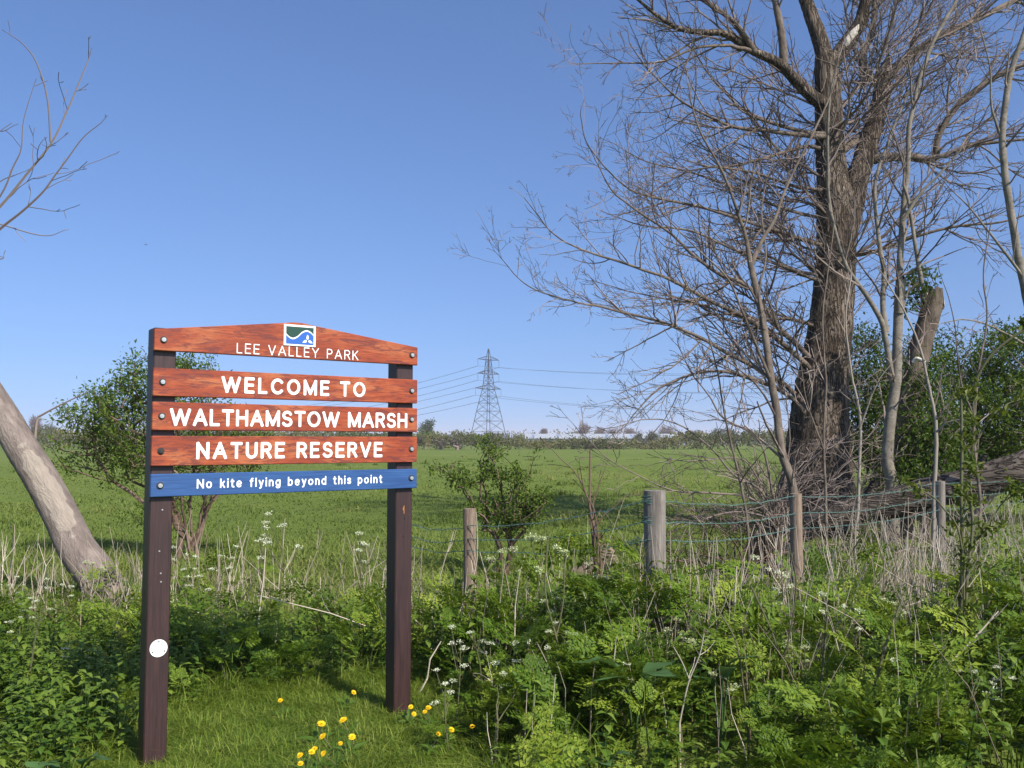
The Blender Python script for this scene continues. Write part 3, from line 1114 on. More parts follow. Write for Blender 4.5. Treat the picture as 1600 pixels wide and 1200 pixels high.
# limbs towards and away from the viewer, and epicormic shoots on the trunk
for i in range(46):
    u = R.uniform(.34, .98)
    j = int(u * (len(tr) - 1))
    a = R.uniform(0, 2 * PI)
    if math.sin(a) < -.1 and abs(math.cos(a)) < .5 and R.random() < .6:
        continue
    d = vnorm((math.cos(a), math.sin(a), R.uniform(.1, .6)))
    grow(T, tuple(tr[j]), d, R.uniform(1.4, 3.2), R.uniform(.015, .035), 2, R, **dict(kw, kids=(0, 5, 4.6)))
for i in range(170):
    u = R.uniform(.12, .9) ** 1.2
    j = int(u * (len(tr) - 1))
    a = R.uniform(PI * .9, PI * 2.1)
    d = vnorm((math.cos(a), math.sin(a), R.uniform(-.1, .7)))
    p0 = tr[j] + np.array(d) * trr[j] * .9
    grow(T, tuple(p0), d, R.uniform(.3, 1.0), .006, 1, R, **dict(kw, kids=(0, 3.5, 3.5), rmin=.004))
# more crown at the right and along the top of the picture
for i in range(26):
    p0 = P(R.uniform(1360, 1420), R.uniform(60, 260), R.uniform(15.6, 17))
    d = vnorm((R.uniform(.3, 1), R.uniform(-.4, .4), R.uniform(.1, .8)))
    grow(T, tuple(p0), d, R.uniform(1.4, 3.0), .014, 2, R, **kw)
vary(T, R)
m = T.flush(MB())
g = np.random.default_rng(31)
pos = np.array([a for a, _ in ends])
leaves(m, pos, np.array([b for _, b in ends]) + g.normal(0, .5, (len(pos), 3)), rand_dirs(g, len(pos)), g.uniform(.012, .032, len(pos)), g.uniform(.008, .016, len(pos)), g.random(len(pos)), 1)
wpart(m, 'crown', [M['twig'], M['twig_brown']], bt)


# ------------------------------------------------------------------ slender trees in front of it
def slender(label, base_px, Y, stems, mat, twigs, seed, lvl=2, per_m=2.2, lr=(.4, 1.1), group=None, kw2=None, twmat='twig', leafy=None):
    R = random.Random(seed)
    b = P(base_px, 690, Y)
    e = empty('slender_tree', (b[0], Y, gz(b[0], Y)), label, 'tree', group)
    T = Tubes()
    ends = []
    k = dict(up=.5, wob=.11, kids=(0, 3.4, 3.2), ratio=.48, rmin=.0035, rend=.4, ang=(.35, .8), ends=ends)
    k.update(kw2 or {})
    for i, (pp, y1, r0, r1) in enumerate(stems):
        y0 = Y
        if isinstance(y1, tuple):
            y0, y1 = y1
        gy_ = 692 + F * CAM_H / y0
        if 750 < pp[0][1] < gy_ - 12:
            pp = [(base_px + 2 * i, gy_)] + pp
        q, rd = limb(e, 'trunk' if i == 0 else 'stem', pp, y0, y1, r0, r1, M[mat], 12, 6, .04, seed + i)
        if twigs:
            spawn(T, q, r0, r1, per_m, lr, lvl, R, .12 if i else .3, **dict(k))
    if T.d:
        vary(T, R)
        m = T.flush(MB())
        mats = [M[twmat]]
        if leafy:
            mats.append(M[leafy[0]])
            g = np.random.default_rng(seed)
            pos = np.array([a for a, _ in ends])
            rep = leafy[1]
            pos = np.repeat(pos, rep, 0) + g.normal(0, .02, (len(pos) * rep, 3))
            leaves(m, pos, rand_dirs(g, len(pos), .4), rand_dirs(g, len(pos), .8), g.uniform(.6, 1.2, len(pos)) * leafy[2], g.uniform(.3, .5, len(pos)) * leafy[2], g.random(len(pos)), 1)
        wpart(m, 'crown', mats, e)
    return e


slender('slim grey tree forking into two high stems, left of the huge trunk', 1240, 9.0,
        [([(1242, 850), (1238, 764), (1221, 707), (1213, 645), (1203, 578), (1194, 515), (1187, 480), (1176, 430), (1172, 410)], 9.2, .052, .030),
         ([(1173, 418), (1166, 375), (1155, 341), (1128, 267), (1091, 197), (1075, 130)], (9.2, 9.0), .028, .006),
         ([(1173, 416), (1188, 380), (1208, 347), (1229, 288), (1272, 203), (1299, 144), (1310, 90)], (9.2, 9.5), .027, .006),
         ([(1203, 590), (1175, 520), (1140, 440), (1090, 390), (1040, 340)], (9.1, 8.8), .018, .005),
         ([(1194, 515), (1186, 460), (1196, 400), (1190, 320), (1210, 240)], (9.1, 9.4), .016, .005),
         ([(1215, 655), (1180, 600), (1130, 560), (1070, 520)], (9.1, 8.7), .014, .004)],
        'limb', True, 31, 2, 2.6, (.3, .9))
slender('pale barked multi stemmed tree standing behind the fallen log', 1393, 14.0,
        [([(1396, 850), (1394, 760), (1387, 722), (1391, 660), (1399, 614), (1403, 580), (1405, 492), (1409, 438), (1404, 453)], 13.8, .105, .06),
         ([(1405, 490), (1403, 453), (1411, 341), (1419, 267), (1424, 187), (1453, 80), (1496, 0), (1530, -60)], (13.8, 13.4), .06, .02),
         ([(1398, 615), (1390, 565), (1378, 503), (1352, 457), (1325, 415), (1299, 331), (1293, 250), (1296, 160), (1310, 90)], (13.9, 13.2), .055, .013),
         ([(1384, 520), (1379, 480), (1381, 427), (1373, 373), (1368, 288), (1389, 224), (1411, 165), (1440, 110)], (13.8, 13.6), .05, .015),
         ([(1411, 345), (1440, 300), (1469, 272), (1500, 235)], (13.5, 13.2), .03, .01),
         ([(1440, 443), (1432, 395), (1421, 320), (1412, 290)], (13.6, 13.5), .035, .022)],
        'bark_birch', True, 47, 2, 2.6, (.5, 1.4), kw2=dict(rmin=.004))
slender('pale barked tree with a bent stem at the edge of the clearing beyond the sapling', 1640, 11.0,
        [([(1650, 870), (1640, 700), (1625, 560), (1602, 443), (1581, 347), (1568, 267), (1565, 203), (1573, 123), (1597, 59), (1620, -20)], 10.6, .07, .028),
         ([(1600, 436), (1560, 380), (1520, 330), (1490, 300)], (10.8, 10.4), .02, .006),
         ([(1566, 220), (1550, 170), (1548, 110), (1530, 40)], (10.7, 10.4), .02, .006),
         ([(1622, 550), (1570, 520), (1520, 500), (1470, 505)], (10.8, 10.2), .02, .005)],
        'bark_birch', True, 59, 2, 2.6, (.4, 1.2), kw2=dict(rmin=.0038))
slender('thin bare sapling in front of the pale multi stemmed tree', 1343, 10.2,
        [([(1338, 860), (1340, 783), (1344, 668), (1338, 620), (1329, 572), (1322, 500), (1330, 430)], 10.4, .026, .008),
         ([(1343, 670), (1370, 600), (1400, 560)], 10.0, .012, .004)],
        'twig_pale', True, 67, 2, 3.2, (.3, .8))
slender('thin bare sapling with crooked stem behind the pale fence post', 1461, 10.6,
        [([(1458, 860), (1461, 756), (1463, 668), (1455, 618), (1443, 561), (1430, 520), (1405, 470), (1380, 430)], 10.8, .032, .008),
         ([(1463, 675), (1480, 660), (1500, 655)], 10.4, .014, .005)],
        'twig_pale', True, 71, 2, 3.2, (.3, .8))
slender('thin upright sapling before the huge trunk, its tip leaning right', 1290, 9.6,
        [([(1292, 880), (1291, 780), (1286, 690), (1290, 590), (1284, 500), (1294, 410), (1306, 330)], 9.8, .022, .005),
         ([(1287, 700), (1262, 630), (1250, 560), (1236, 500)], (9.6, 9.4), .010, .003)],
        'limb', True, 131, 2, 3.0, (.25, .7))
slender('thin grey sapling with two arching tips at the right of the broken stub', 1530, 9.4,
        [([(1528, 890), (1530, 780), (1520, 690), (1526, 590), (1540, 500), (1536, 420), (1548, 350)], 9.6, .024, .005),
         ([(1524, 660), (1500, 590), (1490, 500), (1470, 430)], (9.4, 9.2), .012, .003)],
        'limb', True, 137, 2, 3.0, (.25, .8))
slender('slender bare sapling left of the bare arching shrub, bowed to the left', 1165, 9.8,
        [([(1170, 880), (1166, 800), (1150, 720), (1132, 640), (1118, 560), (1088, 470), (1052, 400)], 9.5, .022, .004),
         ([(1140, 680), (1160, 610), (1166, 540)], (9.7, 9.8), .010, .003)],
        'limb', True, 139, 2, 3.0, (.25, .7))
slender('bare shrub with long branches arching low over the grass', 1212, 10.5,
        [([(1214, 860), (1210, 800), (1187, 692), (1131, 655), (1109, 621), (1084, 587), (1060, 540)], 9.8, .020, .005),
         ([(1212, 830), (1191, 769), (1146, 741), (1112, 700), (1060, 662), (1010, 655), (960, 668)], 9.6, .018, .004),
         ([(1212, 820), (1172, 779), (1110, 771), (1052, 767), (1000, 745), (951, 719), (917, 685)], 9.4, .017, .004),
         ([(1216, 820), (1180, 740), (1150, 715), (1080, 720), (1030, 715)], 10.0, .015, .004),
         ([(1220, 820), (1240, 750), (1290, 700), (1330, 690)], 10.0, .014, .004),
         ([(1212, 830), (1230, 720), (1232, 660), (1225, 600)], 10.6, .014, .004),
         ([(1210, 820), (1160, 800), (1100, 810), (1050, 830)], 9.8, .013, .004),
         ([(1216, 830), (1260, 780), (1300, 760), (1350, 745)], 9.9, .012, .004)],
        'twig', True, 83, 2, 7.5, (.3, 1.1), kw2=dict(up=.1, wob=.18, rmin=.003, kids=(0, 5, 4)))

def brush(label, px, py, Y, n, L, seed, mat, spread=.5):
    R = random.Random(seed)
    c = P(px, py, Y)
    e = empty('brush_heap', (c[0], Y, 0), label, 'brush heap', 'heaps of dead brush')
    T = Tubes()
    for _ in range(n):
        p0 = (c[0] + R.gauss(0, spread), Y + R.gauss(0, .3), R.uniform(0, .25))
        a = R.uniform(0, 2 * PI)
        d = vnorm((math.cos(a), .5 * math.sin(a), R.uniform(.15, 1.2)))
        grow(T, p0, d, R.uniform(.5, 1) * L, R.uniform(.005, .012), 2, R, up=-.12, wob=.2, kids=(0, 3.5, 3.5), ratio=.5, rmin=.003, tint=R.random())
    m = T.flush(MB())
    wpart(m, 'twigs', M[mat], e)


brush('tangle of dead twigs heaped round the foot of the huge trunk', 1255, 770, 14.8, 60, 1.7, 1, 'twig', .6)
brush('heap of brown dead twigs over the low dark stump', 1180, 800, 10.6, 34, 1.1, 2, 'twig_brown', .35)
brush('loose dead twigs lying against the fallen log', 1390, 800, 11.7, 34, 1.2, 3, 'twig', .7)

# ------------------------------------------------------------------ snag, fallen log, stump, cut log
sn = empty('broken_snag', (P(1418, 690, 14.6)[0], 14.6, 0), 'broken leaning tree stub with a jagged top and ivy sprouting from it', 'tree')
q = trace([(1404, 860), (1410, 740), (1420, 640), (1436, 553), (1449, 505), (1456, 480), (1460, 468)], 14.6, 14.6, 6)
n = len(q)
rad = np.interp(np.linspace(0, 1, n), [0, .3, .6, .85, 1], [.22, .18, .16, .165, .165])
m = MB()
V = tubes(m, q[None], rad[None], 22, .3, rough=.11, seed=9)
wp = m.v[0].reshape(n, 22, 3)
g = np.random.default_rng(9)
wp[-1] += np.stack([np.zeros(22), np.zeros(22), g.uniform(-.12, .22, 22)], 1)
tp = wp[-1]
m.add(np.vstack([tp, tp.mean(0) - (0, 0, .15)]), [(j, (j + 1) % 22, 22) for j in range(22)], .9)
wpart(m, 'trunk', M['bark_snag'], sn, True)
q = trace([(1426, 566), (1432, 560), (1440, 563), (1448, 568)], 14.25, 14.1, 4)
m = MB()
tubes(m, q[None], taper(len(q), .03, .022)[None], 10, .9, rough=.1, seed=2)
m.add(np.vstack([q[-1] + (.0, 0, .05), q[-1] + (.0, -.05, 0), q[-1] + (0, 0, -.05), q[-1] + (0, .05, 0)]), [(0, 1, 2, 3)], .9)
wpart(m, 'split_branch', M['bark_snag'], sn, True)
g = np.random.default_rng(19)
R = random.Random(19)
T = Tubes()
m = MB()
c = [P(1442, 440, 14.4), P(1428, 450, 14.3), P(1418, 470, 14.2)]
tg_ = blob_points(g, [(*c[0], .28, .25, .3), (*c[1], .22, .2, .22), (*c[2], .15, .2, .25)], 60)
for t in tg_:
    T.add(catmull([q0 for q0 in (P(1448, 490, 14.45), .5 * (P(1448, 490, 14.45) + t) + g.normal(0, .05, 3), t)], 2), taper(5, .008, .003), .3)
T.flush(m)
pos = np.repeat(tg_, 7, 0) + g.normal(0, .06, (len(tg_) * 7, 3))
leaves(m, pos, rand_dirs(g, len(pos), .2), rand_dirs(g, len(pos), .8), g.uniform(.06, .11, len(pos)), g.uniform(.03, .055, len(pos)), g.random(len(pos)) * .7, 1)
wpart(m, 'ivy', [M['twig'], M['leaf_dark']], sn)

m = MB()
q = trace([(1218, 866), (1262, 828), (1290, 812), (1340, 796), (1395, 786), (1440, 772), (1500, 760), (1560, 742), (1610, 725), (1680, 690), (1780, 640)], 12.2, 11.6, 8)
rad = np.interp(np.linspace(0, 1, len(q)), [0, .06, .15, .4, .7, 1], [.05, .11, .16, .19, .21, .22])
V = tubes(m, q[None], rad[None], 28, .5, rough=.09, seed=12)
for e_, s_ in ((V[0, 0], 1), (V[0, -1], -1)):
    m.add(np.vstack([e_, e_.mean(0)]), [(j, (j + 1) % 28, 28) for j in range(28)], .5)
for i, (uu_, a_) in enumerate([(.30, 1.1), (.44, .4), (.55, 2.2), (.63, 1.2)]):
    j = int(uu_ * (len(q) - 1))
    d = np.array((math.cos(a_) * .7, -.5, math.sin(a_)))
    tubes(m, np.array([q[j], q[j] + d * .25, q[j] + d * .42])[None], np.array([[.05, .04, .03]]), 8, .5, rough=.1, seed=i)
lg = m.build('fallen_log', M['bark_log'], smooth=True, loc=(q[0][0], q[0][1], 0))
tag(lg, 'long grey fallen trunk sloping up over the grass behind the fence', 'fallen log')

m = MB()
c0 = P(1190, 840, 10.8)
zs = np.array([-.1, .1, .3, .45])
V = tubes(m, np.stack([c0[0] + 0 * zs, 10.8 + 0 * zs, zs], 1)[None], np.array([[.24, .18, .155, .15]]), 18, .5, rough=.1, seed=4)
e_ = V[0, -1]
m.add(np.vstack([e_, e_.mean(0) + (0, 0, .03)]), [(j, (j + 1) % 18, 18) for j in range(18)], .5)
tag(m.build('tree_stump', M['bark'], smooth=True, loc=(c0[0], 10.8, 0)), 'low dark tree stump beneath the bare arching shrub', 'stump')

m = MB()
q = np.array([P(900, 900, 10.4), P(920, 889, 10.35), P(940, 878, 10.3), P(960, 868, 10.25)])
V = tubes(m, catmull(q, 4)[None], np.full((1, 13), .10), 16, .5, rough=.08, seed=5)
for e_ in (V[0, 0], V[0, -1]):
    m.add(np.vstack([e_, e_.mean(0)]), [(j, (j + 1) % 16, 16) for j in range(16)], .5)
tag(m.build('cut_log', M['tan_post'], smooth=True, loc=(q[0][0], q[0][1], 0)), 'short brown cut log lying in the weeds left of the thick fence post', 'log')


# ------------------------------------------------------------------ leafy bushes
def bush(name, label, cat, base, blobs, ntargets, nleaf, leaf_len, leafm, seed, rtip=.004, spread=.1, stem_h=.3, twm='twig', nstems=5, group=None, aspect=.45, rmax=.07, zmin=.05):
    g = np.random.default_rng(seed)
    e = empty(name, base, label, cat, group)
    tg2 = blob_points(g, blobs, ntargets)
    tg2 = tg2[tg2[:, 2] > zmin + base[2]]
    base = np.asarray(base, float)
    lab = g.integers(0, nstems, len(tg2))
    ang = np.arctan2(tg2[:, 1] - base[1], tg2[:, 0] - base[0])
    lab = ((ang + PI) / (2 * PI) * nstems + g.normal(0, .4, len(tg2))).astype(int) % nstems
    T = Tubes()
    tips = []
    st = MB()
    for s in range(nstems):
        mine = tg2[lab == s]
        if len(mine) < 2:
            continue
        c = mine.mean(0)
        b0 = base + np.append(g.normal(0, .06, 2), -.05)
        b1 = base + (c - base) * stem_h * .6 + (0, 0, .02)
        b2 = base + (c - base) * stem_h + (0, 0, .06)
        segs, A, w = web_tree([b0, b1, b2], mine, g, rtip, .45, rmax)
        for pts, rr in segs:
            T.add(pts, list(rr), g.random())
        tips.append(A[3:])
    T.flush(st)
    wpart(st, 'stems', M[twm], e)
    tips = np.concatenate(tips)
    w = g.random(len(tips)) ** 1.5
    pick = g.choice(len(tips), nleaf, p=w / w.sum())
    pos = tips[pick] + g.normal(0, spread, (nleaf, 3))
    m = MB()
    ln = g.uniform(.6, 1.25, nleaf) * leaf_len
    leaves(m, pos, rand_dirs(g, nleaf, .25), rand_dirs(g, nleaf, 1.0), ln, ln * aspect * g.uniform(.8, 1.2, nleaf), np.clip(g.normal(.45, .25, nleaf), 0, 1))
    wpart(m, 'leaves', M[leafm], e)
    return e


def pb(px, py, Y, rx, ry, rd):
    """an ellipsoid of foliage centred at a photograph point, radii rx, ry in pixels and rd in metres"""
    c = P(px, py, Y)
    return (*c, rx * Y / F, rd, ry * Y / F)


Yb = 12.0
bush('hawthorn_bush', 'loose leafy green bush behind the sign, its stems showing under the blue board', 'bush', (P(305, 690, Yb)[0], Yb, 0),
     [pb(210, 640, Yb, 70, 60, .8), pb(150, 660, Yb, 65, 55, .7), pb(250, 590, Yb, 65, 42, .7), pb(300, 590, Yb, 45, 40, .6), pb(230, 720, Yb, 95, 40, .7),
      pb(130, 705, Yb, 60, 38, .6), pb(320, 650, Yb, 80, 40, .7), pb(370, 690, Yb, 70, 35, .7), pb(330, 730, Yb, 90, 26, .6), pb(185, 600, Yb, 35, 25, .4),
      pb(210, 570, Yb, 14, 16, .2), pb(310, 560, Yb, 24, 12, .3), pb(250, 800, Yb, 40, 30, .5)],
     800, 17000, .058, 'leaf_bush', 101, .0032, .075, .34, 'twig_brown', 7, aspect=.45, rmax=.05)
Yc = 10.6
bush('young_bush', 'small open bush with sprays of leaves right of the sign, below the pylon', 'bush', (P(790, 690, Yc)[0], Yc, 0),
     [pb(772, 702, Yc, 26, 18, .25), pb(700, 735, Yc, 30, 14, .25), pb(735, 752, Yc, 34, 14, .25), pb(765, 735, Yc, 22, 22, .2), pb(820, 790, Yc, 44, 26, .4),
      pb(845, 772, Yc, 18, 18, .2), pb(790, 815, Yc, 46, 22, .35), pb(828, 712, Yc, 14, 10, .12), pb(800, 750, Yc, 24, 22, .25), pb(760, 790, Yc, 30, 14, .25)],
     340, 4400, .055, 'leaf_bush', 103, .003, .045, .3, 'twig_brown', 5, aspect=.45, rmax=.03)
Yd = 17.5
bush('elder_bush', 'big dark green bush filling the space beyond the fallen log', 'bush', (P(1520, 690, Yd)[0], Yd, 0),
     [pb(1490, 640, Yd, 70, 85, 1.2), pb(1550, 620, Yd, 70, 100, 1.2), pb(1610, 600, Yd, 80, 110, 1.3), pb(1680, 620, Yd, 90, 110, 1.3), pb(1540, 710, Yd, 100, 60, 1.3),
      pb(1450, 690, Yd, 50, 60, 1.0), pb(1500, 560, Yd, 45, 40, .8), pb(1570, 540, Yd, 40, 30, .6), pb(1640, 720, Yd, 90, 60, 1.3)],
     800, 36000, .085, 'leaf_dark', 107, .005, .14, .3, 'twig', 7)
bush('elder_bush', 'dark green bush between the huge trunk and the pale multi stemmed tree', 'bush', (P(1370, 690, 17.2)[0], 17.2, 0),
     [pb(1370, 590, 17.2, 55, 75, .9), pb(1350, 660, 17.2, 40, 70, .9), pb(1410, 640, 17.2, 50, 90, .9), pb(1375, 720, 17.2, 60, 60, 1.0), pb(1360, 535, 17.2, 30, 28, .5), pb(1440, 560, 17.2, 35, 50, .7)],
     440, 15000, .08, 'leaf_dark', 109, .005, .13, .3, 'twig', 5)
bush('elder_bush', 'low dark green bush at the foot of the broken leaning stub', 'bush', (P(1440, 690, 14.1)[0], 14.1, 0),
     [pb(1440, 690, 14.1, 50, 60, .5), pb(1470, 640, 14.1, 40, 60, .5), pb(1410, 640, 14.2, 22, 50, .3), pb(1450, 740, 14.1, 70, 50, .6), pb(1430, 600, 14.3, 20, 28, .25)],
     260, 6000, .075, 'leaf_dark', 113, .004, .11, .3, 'twig', 5)
# dead brown shoots and the leafy sapling in the foreground
slender('dead brown shoots of a small shrub rising above the weeds left of the thick post', 930, 8.2,
        [([(938, 880), (932, 840), (922, 800), (921, 760), (922, 705)], 8.2, .022, .007), ([(934, 850), (928, 800), (914, 770), (908, 740)], 8.1, .012, .004),
         ([(925, 800), (935, 760), (944, 735)], 8.2, .01, .004), ([(920, 790), (900, 740), (880, 720), (850, 690)], 8.3, .009, .003), ([(930, 830), (960, 790), (985, 770)], 8.1, .009, .003)],
        'twig_brown', True, 91, 1, 4.0, (.12, .4), twmat='twig_brown', kw2=dict(rmin=.003))
slender('dark stemmed sapling with fresh yellow green leaves among the straw stalks', 1500, 5.4,
        [([(1499, 1040), (1502, 960), (1503, 860), (1501, 760), (1502, 680), (1502, 618)], 5.4, .018, .007),
         ([(1510, 900), (1517, 840), (1515, 760), (1521, 690), (1520, 612)], (5.4, 5.5), .011, .005),
         ([(1516, 610), (1547, 557), (1600, 515), (1650, 490)], (5.5, 5.3), .010, .006),
         ([(1503, 860), (1470, 790), (1440, 765), (1420, 757)], 5.3, .007, .003),
         ([(1503, 900), (1560, 800), (1585, 760)], 5.5, .007, .003),
         ([(1520, 700), (1560, 640), (1610, 620)], 5.4, .005, .003)],
        'stem', True, 97, 1, 6.0, (.05, .18), twmat='stem', leafy=('leaf_sap', 6, .06), kw2=dict(rmin=.002))
# ------------------------------------------------------------------ pylon and power lines
PY = 500.0
PX = float(P(763, 690, PY)[0])
TOP = float(P(763, 545, PY)[2])
pylon = empty('pylon', (PX, PY, 0), 'tall grey lattice electricity pylon far across the marsh', 'pylon')
LD = np.array((344.0, -400.0))
LD /= np.linalg.norm(LD)          # direction of the line
AD = np.array((-LD[1], LD[0]))    # direction of the arms
AD3 = np.array((AD[0], AD[1], 0))
LD3 = np.array((LD[0], LD[1], 0))


def pyl_pt(s, t, w, z):
    return np.array((PX, PY, z)) + AD3 * s * w / 2 + LD3 * t * w / 2


lv = [(0, 15.5), (7, 13.2), (13, 11.2), (18.5, 9.4), (23, 7.8), (27, 6.3), (30.5, 5.0), (34, 4.1), (37.5, 3.6), (41, 3.0), (44.5, 2.6), (47.5, 2.0), (TOP, .25)]
T = Tubes()
for (z0, w0), (z1, w1) in zip(lv[:-1], lv[1:]):
    for s, t in ((1, 1), (1, -1), (-1, 1), (-1, -1)):
        a, b = pyl_pt(s, t, w0, z0), pyl_pt(s, t, w1, z1)
        T.add([a, b], [.17, .17], .5, 4)
    for (s0, t0), (s1, t1) in (((1, 1), (1, -1)), ((1, -1), (-1, -1)), ((-1, -1), (-1, 1)), ((-1, 1), (1, 1))):
        T.add([pyl_pt(s0, t0, w0, z0), pyl_pt(s1, t1, w1, z1)], [.09, .09], .5, 3)
        T.add([pyl_pt(s1, t1, w0, z0), pyl_pt(s0, t0, w1, z1)], [.09, .09], .5, 3)
        T.add([pyl_pt(s0, t0, w1, z1), pyl_pt(s1, t1, w1, z1)], [.09, .09], .5, 3)
m = T.flush(MB())
wpart(m, 'lattice_tower', M['steel'], pylon)
arms = [(30.9, 9.2), (39.3, 7.6), (47.2, 7.6)]
tips_ = {}
for ai, (z, half) in enumerate(arms):
    for sd in (-1, 1):
        T = Tubes()
        tip = np.array((PX, PY, z + .2)) + AD3 * sd * half
        tips_[(ai, sd)] = tip
        w = 4.0 - ai * .8
        for t in (-1, 1):
            for zz in (z, z + 2.0):
                T.add([pyl_pt(sd, t, w, zz), tip], [.14, .11], .5, 4)
        for u in (.3, .6):
            for t in (-1, 1):
                a = pyl_pt(sd, t, w, z) * (1 - u) + tip * u
                b = pyl_pt(sd, t, w, z + 2.0) * (1 - u) + tip * u
                T.add([a, b], [.07, .07], .5, 3)
        a_ = wpart(T.flush(MB()), 'cross_arm', M['steel'], pylon)
        T = Tubes()
        for dz in np.linspace(.3, 3.6, 8):
            c = tip - (0, 0, dz)
            T.add([c + (0, 0, .12), c, c - (0, 0, .12)], [.06, .17, .06], .5, 6)
        T.add([tip, tip - (0, 0, 4.0)], [.05, .05], .5, 4)
        ins = wpart(T.flush(MB()), 'insulator', M['glass_ins'], pylon)
        ins.parent = a_
nm = {0: 'lowest', 1: 'middle', 2: 'top'}
for (ai, sd), tip in tips_.items():
    T = Tubes()
    p0 = tip - (0, 0, 4.0)
    for sgn, span, sag in ((-1, 528.0, 17.0), (1, 528.0, 16.0)):
        u = np.linspace(0, 1, 40)
        pts = p0[None] + np.outer(u * span * sgn, LD3)
        pts[:, 2] -= 4 * sag * u * (1 - u)
        for o_ in (-.25, .25):
            T.add(pts + AD3 * o_, [.055] * 40, .5, 3)
    side = 'nearer' if (AD3 * sd)[1] < 0 else 'farther'
    tag(T.flush(MB()).build('power_line', M['steel'], loc=p0), f'power cable hung from the {side} end of the {nm[ai]} pylon arm', 'power cable', 'cables of the pylon line')
# the next pylon along the line, far off
p2 = copy_tree(pylon)
p2.location = (PX - LD[0] * 528, PY - LD[1] * 528, 0)
tag(p2, 'second electricity pylon in the distance, hidden behind the near leg of the sign', 'pylon')

# ------------------------------------------------------------------ far buildings, hedges and trees
wh = empty('warehouse', (P(930, 690, 430)[0], 430, 0), 'long low warehouse with a pale roof beyond the far hedge', 'warehouse')
x0, x1 = float(P(822, 690, 430)[0]), float(P(1075, 690, 430)[0])
ze, zr = float(P(900, 685.2, 430)[2]), float(P(900, 678.2, 446)[2])
m = MB()
m.prism([(430, 0), (462, 0), (462, ze), (446, zr - .15), (430, ze)], x0, x1)
m.v[-1] = m.v[-1][:, [1, 0, 2]]
wpart(m, 'wall', M['clad'], wh)
for y0, z0, y1, z1 in ((429.4, ze - .05, 446, zr), (446, zr, 462.6, ze - .05)):
    m = MB()
    v = [(x0 - .6, y0, z0), (x1 + .6, y0, z0), (x1 + .6, y1, z1), (x0 - .6, y1, z1)]
    v += [(a, b, c + .14) for a, b, c in v]
    m.add(v, [(0, 3, 2, 1), (4, 5, 6, 7), (0, 1, 5, 4), (1, 2, 6, 5), (2, 3, 7, 6), (3, 0, 4, 7)])
    for xr in np.arange(x0 + 3, x1, 6.0):
        if (int(xr) // 6) % 2:
            m.add([(xr, y0 + (y1 - y0) * .3, z0 + (z1 - z0) * .3 + .17), (xr + 1.2, y0 + (y1 - y0) * .3, z0 + (z1 - z0) * .3 + .17), (xr + 1.2, y0 + (y1 - y0) * .8, z0 + (z1 - z0) * .8 + .17), (xr, y0 + (y1 - y0) * .8, z0 + (z1 - z0) * .8 + .17)], [(0, 1, 2, 3)], .5, 1)
    wpart(m, 'roof', [M['roof'], M['clad']], wh)

g = np.random.default_rng(200)
HM = []


def hedge(name, x0, x1, y0, y1, hfun, nclump, per, size, mat, seed, label, cmid=.45):
    g = np.random.default_rng(seed)
    x = g.uniform(x0, x1, nclump)
    y = g.uniform(y0, y1, nclump)
    h = hfun(x) * g.uniform(.75, 1.1, nclump)
    z = h * np.sqrt(g.random(nclump))
    tc = np.clip(cmid + .3 * np.sin(x * .21 + 2 * np.sin(x * .037)) + g.normal(0, .12, nclump), 0, 1)
    c = np.repeat(np.stack([x, y, z], 1), per, 0) + g.normal(0, 1, (nclump * per, 3)) * size * (1.0, .8, .65)
    c[:, 2] = np.abs(c[:, 2])
    n = len(c)
    m = MB()
    leaves(m, c, rand_dirs(g, n, .5), rand_dirs(g, n, .4), g.uniform(.6, 1.2, n) * size * 1.1, g.uniform(.35, .7, n) * size, np.clip(np.repeat(tc, per) + g.normal(0, .1, n), 0, 1))
    return tag(m.build(name, M[mat]), label, 'hedge', kind='stuff')


hf = lambda x: np.interp(x, [-60, -3, 1, 28, 33, 80], [3.5, 2.9, 1.2, 1.25, 3.0, 3.6]) + .22 * np.sin(x * .16) + .25 * np.sin(x * .53 + 1) + .2 * np.sin(x * 1.1)
hedge('hedgerow', -135, 150, 178, 186, hf, 3000, 11, .55, 'hedge', 201, 'long brownish green hedge along the far edge of the marsh')
hf2 = lambda x: np.interp(x, [-80, -8, 0, 48, 58, 150], [5.0, 4.0, 1.3, 1.4, 4.2, 5.2]) + .35 * (.8 * np.sin(x * .07) + .7 * np.sin(x * .21 + 2) + .5 * np.sin(x * .6))
hedge('far_hedgerow', -240, 260, 300, 312, hf2, 2400, 9, .95, 'hedge', 202, 'second hedge in the haze behind the first one', .6)
hf3 = lambda x: 6.0 + 1.5 * np.sin(x * .03) + 1.2 * np.sin(x * .11 + 2)
hedge('distant_treeline', -620, 640, 640, 670, hf3, 2200, 8, 2.0, 'hedge', 203, 'pale line of trees on the horizon', .75)


